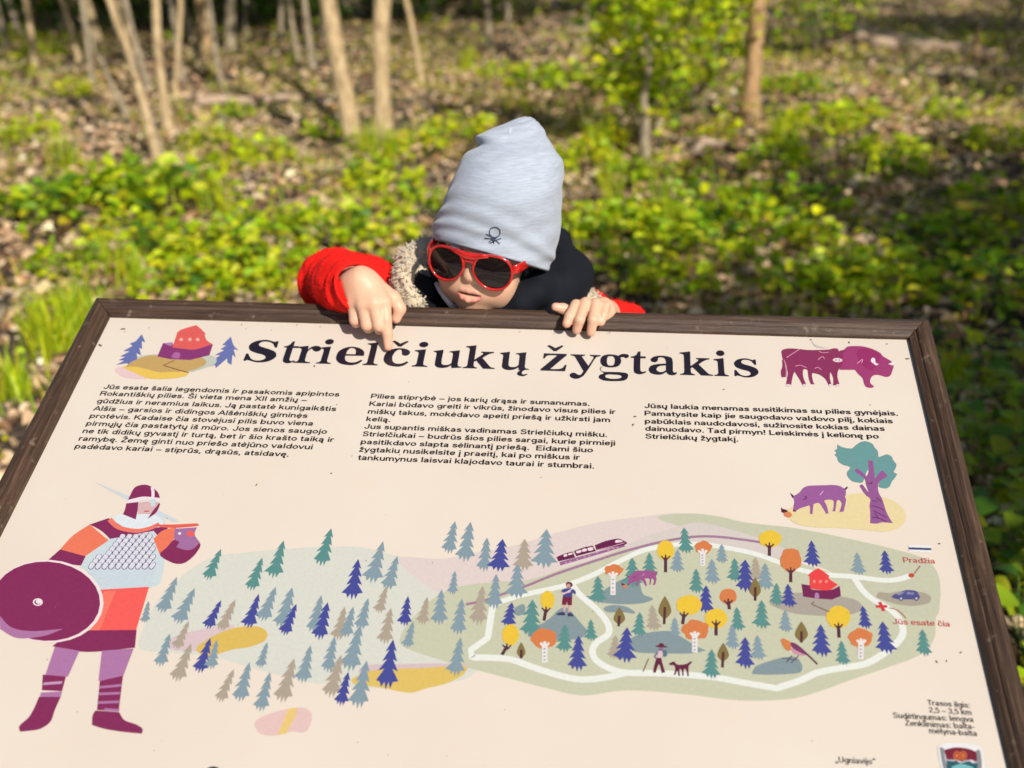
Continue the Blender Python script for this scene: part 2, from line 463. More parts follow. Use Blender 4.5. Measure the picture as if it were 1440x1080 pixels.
for (cx, cy, rx, ry, bx, by) in [(733, 914, 6, 11, 733, 926), (871, 866, 8, 12, 870, 881), (935, 854, 9, 16, 934, 878), (1062, 826, 8, 14, 1062, 845),
                                 (1017, 917, 8, 13, 1016, 939), (1127, 888, 9, 14, 1127, 904)]:
    q = Print('printed_leaf_shaped_tree')
    q.poly('8a7645', f'{cx},{cy-ry}c {cx+rx*.7},{cy-ry*.3} {cx+rx},{cy+ry*.4} {cx+rx*.4},{cy+ry*.9} {cx},{cy+ry} {cx-rx*.4},{cy+ry*.9} {cx-rx},{cy+ry*.4} {cx-rx*.7},{cy-ry*.3}')
    q.line('5a2f33', f'{cx},{cy}c {bx},{by}c', 0.0026); q.build()

# --- figures and things on the map
q = Print('printed_train', 770, 740, 11.08)
q.poly('9c6a94', '190,560c 1190,290c 1210,320c 200,615c')
q.poly('6b1f4b', '140,485c 250,435 380,400 400,420c 430,490c 180,550c 165,540c')
q.poly('6b1f4b', '412,390c 560,335 700,305c 755,390c 450,470c')
q.poly('6b1f4b', '738,298c 900,235 1060,200 1120,200 1200,235 1240,265 1200,295c 765,380c')
q.line('eeb6cc', '775,372c 1000,318 1200,262c', 0.0008)
for s in ['250,450 300,435 305,465 260,480', '325,430 385,415 385,440 330,455', '445,395 520,375 525,405 465,425', '540,365 600,350 610,385 550,400',
          '625,345 695,330 710,370 640,385', '1060,225 1110,215 1175,240 1065,262']:
    q.poly('f6dfe6', s)
for x, y in ((285, 575), (355, 555), (460, 520), (575, 480), (650, 462), (770, 420), (945, 375), (1030, 350), (1090, 335)):
    q.ell('dca6c2', x, y, 14, 9)
q.build()
q = Print('printed_boy', 620, 710, 3.725)
q.poly('6b3040', '655,412 668,404 686,410 690,425 672,436 658,430')
q.ell('d99f98', 668, 424, 11, 10)
q.poly('4d4a8e', '636,445c 660,438 690,440 706,455 704,470 690,462 688,486c 640,486c 638,462 625,462')
q.line('cfd6e6', '640,470c 690,440c', 0.0014); q.line('e8c3bd', '625,455c 640,465c 680,455c', 0.0018)
q.poly('7c2440', '638,485c 688,484c 686,527c 664,526c 661,505c 656,526c 634,524c')
q.poly('e0b3ae', '640,526c 654,527c 652,560c 642,560c'); q.poly('e0b3ae', '666,527c 682,527c 676,562c 668,562c')
q.poly('3f3f63', '604,578c 612,568 640,562 650,570 650,580c'); q.poly('3f3f63', '664,572c 675,565 692,575 694,586c 664,584c')
q.build()
q = Print('printed_walker', 820, 710, 3.724)
q.poly('5c7a86', '415,765 435,762 440,790 425,797 414,790')
q.poly('6a2340', '378,738c 395,736 402,725 420,728 425,738 440,742 436,748 410,747 390,746')
q.ell('8f6a92', 408, 756, 10, 9)
q.poly('e3c5c8', '395,768c 412,765c 418,785 412,802c 388,802c')
q.poly('6a2340', '385,802c 410,802c 414,825 430,878c 412,882c 398,835 380,880c 366,878c 374,840')
q.line('8b7a58', '344,805c 314,874c', 0.0012); q.line('8f6a92', '390,775c 375,795 385,805c', 0.0016)
q.build()
q = Print('printed_dog', 820, 710, 3.724)
q.poly('6a2340', '450,832c 465,824 478,822 486,832 500,838 530,836 545,832 560,822 572,820c 566,830 555,842 552,860 554,898c 546,898c 540,866 528,862 526,898c 519,896c 516,866 506,862 507,897c 498,896c 494,870 482,893c 475,890c 482,866 480,846 470,840 456,840')
q.build()
def boar(name, ox, oy, sc, col):
    q = Print(name, ox, oy, sc)
    q.poly('5e2a52', '166,504c 196,525c 190,548c'); q.poly('5e2a52', '570,478c 603,455c 607,465c 585,490c')
    q.poly(col, '192,530c 240,500 265,470 300,452 350,448 430,446 500,444 550,455 585,480 592,505 585,535 592,562 575,645c 540,652c 558,590 540,560 522,565c 510,645c 488,645c 498,600 490,560 430,562 445,600 460,660c 440,664c 415,620 385,582 345,590c 338,665c 318,665c 316,605 290,608 245,622 215,640c 187,640c 195,600 200,570')
    q.poly('5e2a52', '187,634c 213,638c 214,648c 190,646c')
    q.line('5e2a52', '275,530 290,535 285,550 265,552c', 0.0012 if sc < 6 else 0.0006)
    q.line('e3b3da', '395,520c 420,490c', 0.0010 if sc < 6 else 0.0005)
    q.ell('e1895a', 150, 668, 33, 22, 0.3); q.poly('5a2232', '100,612c 112,625 135,632 150,645 120,655 102,650c')
    q.build()
q = Print('printed_oak_ground', 1080, 600, 5.4)
q.poly('f0dca8', '160,700 120,650 210,600 400,545 590,518 720,508 850,530 960,570 1030,630 1045,700 1000,765 900,798 760,790 600,775 350,765 230,745'); q.build()
boar('printed_boar', 1080, 600, 5.4, 'a1609f')
boar('printed_boar', 864, 758, 10.0, 'a3588f')
q = Print('printed_oak', 1080, 600, 5.4)
q.poly('6fa0a0', '527,137c 560,155 600,165 640,165 670,140 700,120 740,112 790,130 810,160 835,190 840,230 870,222 905,212 940,230 950,255 975,290 965,325 955,345 982,362c 960,395 940,420 925,455c 900,470 870,468 840,455 845,420 800,380 760,330 730,400 715,425 680,425 640,415 610,385 600,350 625,310 570,290 535,265 525,235 505,215c 520,200 507,180 525,170')
q.poly('9a5c98', '760,265 775,258 795,265 805,330 812,400c 845,350 870,335 885,350 905,375 880,395 850,415 835,450 840,500 870,560 895,640 925,700 950,735c 870,728 825,738 775,735c 775,650 770,600 775,550 740,520 695,450c 715,440 740,470 765,500 745,440 735,400 700,370 660,340 670,320 700,335 750,380c 765,340')
for s in ['790,560c 830,575c', '785,600c 850,620 880,640c', '800,640c 850,665 900,690c', '790,690c 850,700 900,725c', '820,540c 860,570c', '755,430c 780,435 790,420c', '810,660c 840,700c']:
    q.line('5e2a5a', s, 0.0011)
q.build()
q = Print('printed_bison', 1080, 465, 6.545)
q.poly('a83f76', '660,185c 700,175 735,148 800,143 880,148 960,170 1030,205 1055,235 1100,262 1135,285 1155,325 1145,370 1125,415 1090,428 1040,415 1000,408 955,425 940,480 975,515 945,528 905,520 885,490 870,440 830,400 800,362c 660,362c')
q.poly('a1316b', '820,190 880,165 960,180 1030,225 1010,300 950,370 880,330 830,270')
q.poly('93345f', '122,195c 140,175 200,165 280,170 350,178 420,180 500,178 560,175 600,165 640,168 655,190 690,185 720,190 690,205 690,260 680,320 645,372 640,430 660,500c 600,505c 600,440 575,385 570,440 585,500c 555,500c 530,450 480,410 430,395 405,400 415,470 430,495c 395,495c 375,440 365,365c 340,355 322,370 325,430 355,505c 318,505c 290,450 258,400 245,378c 228,420 212,505c 165,505c 175,440 182,380 150,290 135,260')
q.poly('93345f', '130,265c 150,290 160,340 165,380 160,430c 125,430c 118,380 132,330')
for s in ['290,172c 170,250c', '145,270c 165,320 172,380 168,430c', '470,190c 500,205 560,200c', '460,270c 500,240 520,262c', '250,330c 300,320 355,345c', '430,350c 460,340 490,362c', '820,305c 870,265 860,300c']:
    q.line('e9a5c0', s, 0.0010)
q.ell('f3dce4', 640, 273, 44, 19, 0.05); q.ell('6b2248', 625, 273, 6, 6); q.ell('6b2248', 655, 273, 6, 6)
q.poly('fbeaf0', '965,250c 985,262 990,295 1018,310c 995,322 970,305 948,285 950,262'); q.poly('fbeef0', '1105,308c 1140,295 1165,270c 1168,305 1140,322c')
q.poly('d6cdd0', '400,95c 440,130 500,152 560,158c 500,162 430,145')
for x, w in ((185, 24), (335, 20), (575, 20), (645, 20)): q.ell('f0d8dc', x, 505, w, 11)
q.build()
def castle(name, s, ox, oy, sc, hut, wall):
    q = Print(name, ox, oy, sc)
    for col, st in s: q.poly(col, st)
    return q
q = Print('printed_castle', 130, 440, 6.545)
q.poly('f0cfd0', '208,530 230,505 290,500 420,540 560,590 480,608 380,605 270,585')
q.poly('c9cfc0', '410,430c 430,400 540,385 700,380 900,385 1080,390 1140,420 1130,470 1060,500 960,530 860,540')
q.poly('f2cb5e', '280,500 340,490 440,500 600,545 760,545 880,550 860,580 780,600 660,610 520,605 400,560')
q.poly('cda968', '300,500c 350,460 430,420 520,395 620,395 800,415 980,410 1040,435 1045,470 990,505 900,535 760,545 620,545 500,520 400,498')
q.line('7c5238', '755,440c 650,485c 770,520 885,552c', 0.0014)
q.poly('8f3a76', '650,280c 738,272c 745,320c 940,340c 1110,290c 1078,392c 900,436c 720,428c 598,404c')
q.poly('b388b8', '650,280c 738,272c 725,310c'); q.poly('b56aa6', '728,415c 745,375 775,362 805,375 808,400 795,425c')
q.poly('e9635e', '735,320c 780,190c 1035,200c 1050,250 1105,290c 950,338 860,335')
q.poly('e9635e', '775,190c 820,155 955,115c 1000,150 1045,198c')
for x, y in ((818, 248), (898, 246), (970, 248)): q.ell('f8b8a8', x, y, 17, 15)
q.build()
for (A_, B_) in (((200, 470), (207, 513)), ((325, 476), (308, 515))):
    pass
q = Print('printed_spruce', 130, 440, 6.545)
q.poly('6d78b4', '455,198c 488,272c 455,262c 458,335c 432,320c 448,392c 405,372c 428,462c 378,440c 350,485c 315,465c 220,480c 295,440c 240,437c 305,405c 255,402c 345,355c 285,352c 370,305c 345,285c 400,262c')
q.build()
q = Print('printed_spruce', 130, 440, 6.545)
q.poly('6d78b4', '1275,220c 1300,300 1345,345c 1300,335c 1320,412c 1290,385c 1280,480c 1245,460c 1240,420c 1135,510c 1130,480c 1080,495c 1150,440c 1100,440c 1180,390c 1125,390c 1215,345c 1180,335c 1235,300c 1195,298c')
q.build()
q = Print('printed_castle', 1100, 790, 6.0)
q.poly('7a2455', '163,190c 235,200c 250,235 400,240 485,205c 495,290c 420,320c 290,312c 178,295c')
q.poly('f04848', '215,120c 250,85 305,55c 350,85 400,122c 395,145 470,195c 400,240 330,240 235,228c 230,125c')
for x in (270, 322, 372): q.ell('f98f84', x, 168, 13, 13)
q.poly('b287b3', '275,310c 275,275 292,262 308,275 312,310c')
q.line('8b7468', '270,340c 245,358c 320,390 400,425c', 0.0013); q.build()
q = Print('printed_car', 1100, 790, 6.0)
q.poly('55548f', '925,295c 950,275 990,265 1030,243 1080,240 1130,250 1155,285 1158,310 1110,318 1020,318 965,315 930,305')
q.poly('8f8fb8', '965,272c 1000,262 1040,248c 1010,275 980,285c'); q.poly('8f8fb8', '1045,275c 1060,255 1085,262 1110,262 1108,278c')
for x in (1002, 1132): q.ell('55548f', x, 312, 20, 19); q.ell('d8cfd2', x, 312, 9, 9)
q.build()
q = Print('printed_location_cross', 1100, 790, 6.0)
q.line('d83d42', '790,378c 885,378c', 0.0032); q.line('d83d42', '822,340c 858,418c', 0.0034)
q.build(); q = Print('printed_pointer_line', 1100, 790, 6.0); q.line('b06a5c', '900,390c 960,405 1010,440 1045,480c', 0.0011); q.build()
q = Print('printed_start_dot', 1100, 790, 6.0)
q.ell('cf4a32', 1090, 116, 25, 18); q.line('b06a5c', '1115,100c 1165,35c', 0.0011); q.build()
q = Print('printed_trail_sign', 1080, 600, 5.4)
q.poly('f2eff0', '1068,898c 1242,905c 1240,960c 1065,950c'); q.poly('3d4a72', '1068,918c 1240,924c 1240,940c 1068,934c'); q.build()
q = Print('printed_bird', 1040, 710, 3.723)
q.poly('e9e4d8', '230,740 260,730 300,745 340,770 320,785 270,775')
q.poly('cf9aa8', '260,750 300,760 345,782 330,790 285,780')
q.poly('da8648', '210,712c 228,700 248,708 268,722 270,745 262,765 240,758 225,735 218,715')
q.poly('7e3b66', '268,722 295,728 330,755 360,785 350,788 310,770 275,748')
q.line('6a3044', '350,780c 372,800 408,836c', 0.0018); q.line('5d4a60', '220,803c 260,808 300,812c', 0.0009); q.line('5d4a60', '310,790c 270,828c', 0.0009); q.line('5d4a60', '275,790c 245,825c', 0.0009)
q.build()

# --- the warrior
q = Print('printed_warrior', 0, 640, 2.453)
MR, CO, LB, PK = '8a2c5c', 'f47d5e', 'cfdce4', 'fbe0dd'
q.poly('d3dce4', '325,92c 440,140c 620,228c 600,232c 430,150c'); 
q.poly('d3e0e6', '425,215c 545,205c 570,235 560,420 510,460 390,470 300,400 280,370 370,285 400,240')
q.poly('e6eef4', '385,215c 430,205 520,205 550,215 560,240 470,262 420,245')
q.poly(MR, '310,240c 375,218c 420,245 450,262 545,250c 580,250 550,285c 530,262c 380,290c 350,262')
q.line('f47d6a', '378,222c 410,250 470,262 520,252 550,238c', 0.0055)
q.poly(CO, '310,240c 375,295c 290,352c 205,330c 250,280')
q.poly(MR, '208,326c 296,350c 280,382c 160,368c')
q.poly(CO, '530,290c 560,262 600,252 612,262 600,290 575,320 552,345c')
q.poly(MR, '552,345 575,320 605,290 640,300 690,305 680,335 650,365 622,376 590,370')
q.poly('a873a5', '603,255c 680,250c 672,275 690,302c 665,325 640,328 608,318c 618,300 602,290')
q.ell('f0655e', 658, 272, 14, 10); q.ell('ffffff', 620, 271, 5, 4)
q.poly('ee6558', '525,240c 600,240 680,236c 682,245 610,252c 560,250')
q.poly(LB, '290,385c 535,360c 530,400 520,455c 350,470c')
q.poly('fb625c', '345,465c 515,455c 470,605c 275,608c')
q.poly('fb7d6a', '360,470c 400,468c 345,604c 285,606c 330,540')
q.poly(MR, '250,606c 472,604c 466,665c 300,680 181,660c')
q.ell('fbe6e6', 166, 505, 192, 143, 0.05)
q.ell(MR, 160, 505, 186, 137, 0.05)
q.poly('b479a8', '0,555c 40,595 110,608 218,600c 150,625 60,632 0,600c')
q.ell('fbe9ee', 131, 508, 17, 13); q.ell(MR, 131, 508, 12, 9); q.ell('fbe9ee', 134, 506, 10, 8)
q.poly('b57bac', '190,662c 275,676c 235,765c 155,765c')
q.poly('b57bac', '352,676c 462,668c 425,765c 340,780c')
q.poly(MR, '148,758c 228,765c 215,815c 145,812c'); q.poly('b57bac', '142,820c 215,816c 210,835c 138,835c')
q.line('c9a0c6', '150,790c 215,785c', 0.003)
q.poly(MR, '135,835c 210,835c 190,880 175,920 140,945 100,952 70,955c 68,935 100,905 120,870')
q.poly(MR, '345,780c 425,762c 410,885c 335,880c')
for s in ('345,802c 420,795c', '340,825c 415,822c', '338,855c 412,852c', '360,878c 412,882c'): q.line('b57bac', s, 0.0028)
q.poly(MR, '330,882c 412,888c 430,915 470,930 492,945 490,962c 420,955 360,945 318,932c 320,900')
q.build()
q = Print('printed_warrior_head', 100, 670, 7.2)
q.poly('e0b9b8', '670,265c 890,262c 880,300 830,380 780,405 690,400')
q.poly(MR, '575,245c 600,190 650,110 745,85 820,110 880,165 900,220c 740,215')
q.line('f8e6ef', '565,262c 650,240 740,225 900,240c', 0.0055); q.line('f8e6ef', '822,110c 830,160 828,225c', 0.0035)
q.poly(MR, '560,275c 680,262c 675,340 655,438c 525,385c 545,340'); q.poly(MR, '892,270c 900,290 860,370 775,430c 830,350 870,300')
q.poly('cfe0ea', '800,235c 860,232c 850,300c 810,305c'); q.line('b9a2b4', '725,270c 785,262c', 0.0010); q.line('d0607a', '742,355c 790,354c', 0.0018)
q.build()
# scale mail
q = Print('printed_warrior_mail', 100, 670, 7.2)
rows = 9
for r_ in range(rows):
    f = r_/(rows-1)
    y = 580+f*330; xl = 545-f*370; xr = 770+min(f*4, 1)*70
    for c_ in range(14):
        x = 140+68*c_+(34 if r_ % 2 else 0)
        if x > xr+8 or x < xl: continue
        LAYER[1] = 20+r_*2
        q.poly('3d3f5c', f'{x-10},{y-38}c {x+34},{y-34} {x+36},{y-6} {x+6},{y+32} {x-26},{y+30} {x-34},{y+8}')
        q.poly('e4e2ee', f'{x-6},{y-36}c {x+30},{y-32} {x+31},{y-8} {x+3},{y+26} {x-21},{y+25} {x-28},{y+7}')
q.build()

# --- crest at the lower right
q = Print('printed_crest', 1160, 960, 5.143)
q.poly('f3f1f2', '812,462c 870,440 980,438 1080,450 1130,470c 1150,560 1150,640 1100,760 980,820 870,700 835,600')
q.poly('8f9096', '828,468c 860,480 868,540 885,620 900,700 880,690 850,600'); q.poly('8f9096', '1092,490c 1120,492 1132,560 1135,640c 1110,640c 1100,560')
q.poly('7d1f36', '862,488c 940,470 1030,478 1095,502c 1102,590c 1060,560 1000,575 950,560 878,560c')
q.poly('2c5f68', '876,560c 900,555 925,565 950,560 975,578 1010,572 1040,565 1070,580 1102,572c 1104,640 1080,720 980,780 900,700')
q.line('c9c6cc', '876,560c 925,565 950,560 975,578 1010,572 1040,565 1070,580 1102,574c', 0.0012)
for x in (955, 1000): q.ell('e07a3a', x, 530, 26, 34); q.ell('7d1f36', x, 530, 19, 26); q.ell('e07a3a', x, 530, 12, 18)
q.poly('7fc0c4', '915,610c 980,590 1050,605 1075,625 1000,640 930,640')
q.build()
q = Print('printed_dot', 0, 0, 1); q.ell('3b3340', 300, 1086, 11, 8); q.build()

# --- lettering
DARK = '231c2c'
GLY = {
 'i': (65, ['0,0c 0,5c 14,10 18,20c 18,76c 14,84 0,88c 0,93c 45,101c 45,20c 49,10 64,5c 64,0c'], [], [(32, 128, 17)]),
 'l': (68, ['0,0c 0,5c 14,10 18,20c 18,108c 14,116 0,120c 0,125c 46,133c 46,20c 50,10 66,5c 66,0c'], [], []),
 'u': (129, ['0,93c 41,101c 41,35 46,18 60,14 75,18 84,28c 84,76c 80,85 68,88c 68,93c 111,101c 111,20c 115,10 129,7c 129,2c 86,-2c 85,14c 72,3 50,-3 28,0 16,12 14,30 14,76c 11,84 0,88c'], [], []),
 'k': (138, ['0,0c 0,5c 14,10 18,20c 18,108c 14,116 0,120c 0,125c 45,133c 45,50c 74,78 79,88 70,91c 70,97c 126,97c 126,91c 112,87 98,78c 79,61c 116,14 126,8 138,5c 138,0c 88,0c 54,44c 45,38c 45,20c 49,10 62,5c 62,0c'], [], []),
 't': (67, ['2,88c 2,94c 16,98 26,108 32,124c 42,124c 42,97c 64,97c 64,86c 42,86c 42,24 46,12 54,10 64,15c 67,9c 54,0 38,-4 22,2 15,18 15,86c'], [], []),
 'r': (100, ['0,0c 0,5c 14,10 18,20c 18,76c 14,84 0,88c 0,93c 43,101c 44,80c 56,95 74,102 90,98 99,84 92,72 78,69 66,76 60,84 52,78 46,66 45,50 45,20c 50,10 70,5c 70,0c'], [], []),
 'e': (115, ['58,-3 25,4 4,25 0,50 6,76 28,96 58,103 90,95 110,76 114,52c 37,50c 39,32 50,17 72,12 92,18 106,30c 113,24c 100,8 82,-1'], ['38,59c 40,78 48,92 58,95 70,90 76,76 77,60c'], []),
 'c': (108, ['56,-3 25,4 4,25 0,50 6,76 28,96 60,103 88,98 104,84 102,68 88,60 74,66 70,80 66,92 56,94 44,84 36,62 36,42 44,22 62,13 84,17 100,29c 107,22c 92,6 74,-2'], [], []),
 's': (106, ['4,3c 12,2c 18,6 50,-3 84,3 104,24 98,46 74,60 46,70 36,80 42,92 58,95 78,88 91,68c 98,68c 97,98c 90,98c 84,95 54,103 22,95 6,76 12,54 34,41 62,32 72,21 66,10 48,5 28,12 12,36c 5,36c'], [], []),
 'z': (109, ['2,0c 2,8c 66,88c 40,88 24,84 14,68c 8,68c 10,98c 106,98c 106,90c 42,10c 74,11 92,18 102,36c 109,36c 104,0c'], [], []),
 'y': (125, ['0,97c 60,97c 60,91c 48,87 50,80c 76,34c 94,76 94,87 80,91c 80,97c 124,97c 124,91c 110,86 102,76c 66,-8 50,-30 30,-40 10,-34 2,-20 10,-8 24,-8 34,-16 44,-18 52,-8 57,4c 22,76 14,87 0,91c'], [], []),
 'a': (118, ['70,103 96,95 103,72 103,22 108,12 118,14c 120,8c 110,-2 92,-3 80,4 76,14c 58,0 36,-3 12,4 2,24 12,46 40,56 74,60c 74,74 68,90 54,95 42,90 40,76 30,66 14,70 10,82 22,96 44,103'], ['74,50c 50,46 36,34 36,20 48,12 62,14 74,24c'], []),
 'g': (125, ['48,103 14,94 3,66 14,38 48,29 80,38 92,66 82,94', ], ['48,93 35,88 31,66 35,44 48,39 60,44 65,66 60,88'], []),
}
GLY['S'] = (137, None, None, None)
title = Print('printed_title')
def glyph(ch, x0, y0, x1, y1):
    """x0,y0..x1,y1: baseline ends in the photograph"""
    A = board_xy(x0, y0); B = board_xy(x1, y1); w = np.linalg.norm(B-A); rt = (B-A)/w; up = np.array([-rt[1], rt[0]])
    base = {'č': 'c', 'ž': 'z', 'ų': 'u', 'S': 's'}.get(ch, ch)
    W_, outl, holes, dots = GLY[base]
    kx = w/W_; ky = XH/100.0*(1.25 if ch == 'S' else 1.0)
    T = lambda pts: [A+rt*kx*p[0]+up*ky*p[1] for p in pts]
    title.raw([T(catmull(parse(o))) for o in outl+holes], DARK)
    for (cx, cy, r_) in dots:
        a = np.linspace(0, 2*np.pi, 24, endpoint=False)
        title.raw([T(list(zip(cx+r_*1.12*np.cos(a), cy+r_*0.95*np.sin(a))))], DARK)
    if ch == 'g':
        title.raw([T(catmull(parse('76,90c 88,104 106,108 122,104c 124,92 112,84 100,90 84,84c')))], DARK)
        title.raw([T(catmull(parse('22,38c 10,28 6,14 20,4 50,4 90,4 118,-2 122,-20 108,-40 66,-46 22,-44 0,-30 4,-14 20,-4 6,10 4,26'))),
                   T(catmull(parse('40,-10 28,-16 30,-28 56,-34 86,-30 96,-20 86,-12 60,-10')))], DARK)
    if ch in 'čž':
        title.raw([T(parse_pts('20,142 30,147 56,130 82,147 90,142 62,112 50,112'))], DARK)
    if ch == 'ų':
        title.raw([T(catmull(parse('100,4c 86,-10 82,-24 96,-34 114,-33 126,-24c 122,-20c 110,-25 102,-20 104,-8 118,4c')))], DARK)
def parse_pts(s): return [tuple(map(float, w.split(','))) for w in s.split()]
XH = 0.0318
z2 = lambda x, y: (330+x/3.789, 450+y/3.789)
z3 = lambda x, y: (700+x/3.789, 450+y/3.789)
bl = lambda x: 508.2+(x-340)*0.0312          # baseline of the title
for ch, f_, a_, b_ in [('S', z2, 38, 213), ('t', z2, 233, 318), ('r', z2, 312, 440), ('i', z2, 432, 513), ('e', z2, 530, 678), ('l', z2, 680, 764),
                       ('č', z2, 785, 923), ('i', z2, 942, 1028), ('u', z2, 1045, 1208), ('k', z2, 1215, 1385), ('ų', z3, 2, 165), ('ž', z3, 225, 365),
                       ('y', z3, 382, 545), ('g', z3, 540, 698), ('t', z3, 705, 792), ('a', z3, 802, 953), ('k', z3, 972, 1148), ('i', z3, 1155, 1233), ('s', z3, 1257, 1394)]:
    X0 = f_(a_, 0)[0]; X1 = f_(b_, 0)[0]; glyph(ch, X0, bl(X0), X1, bl(X1))
title.build()

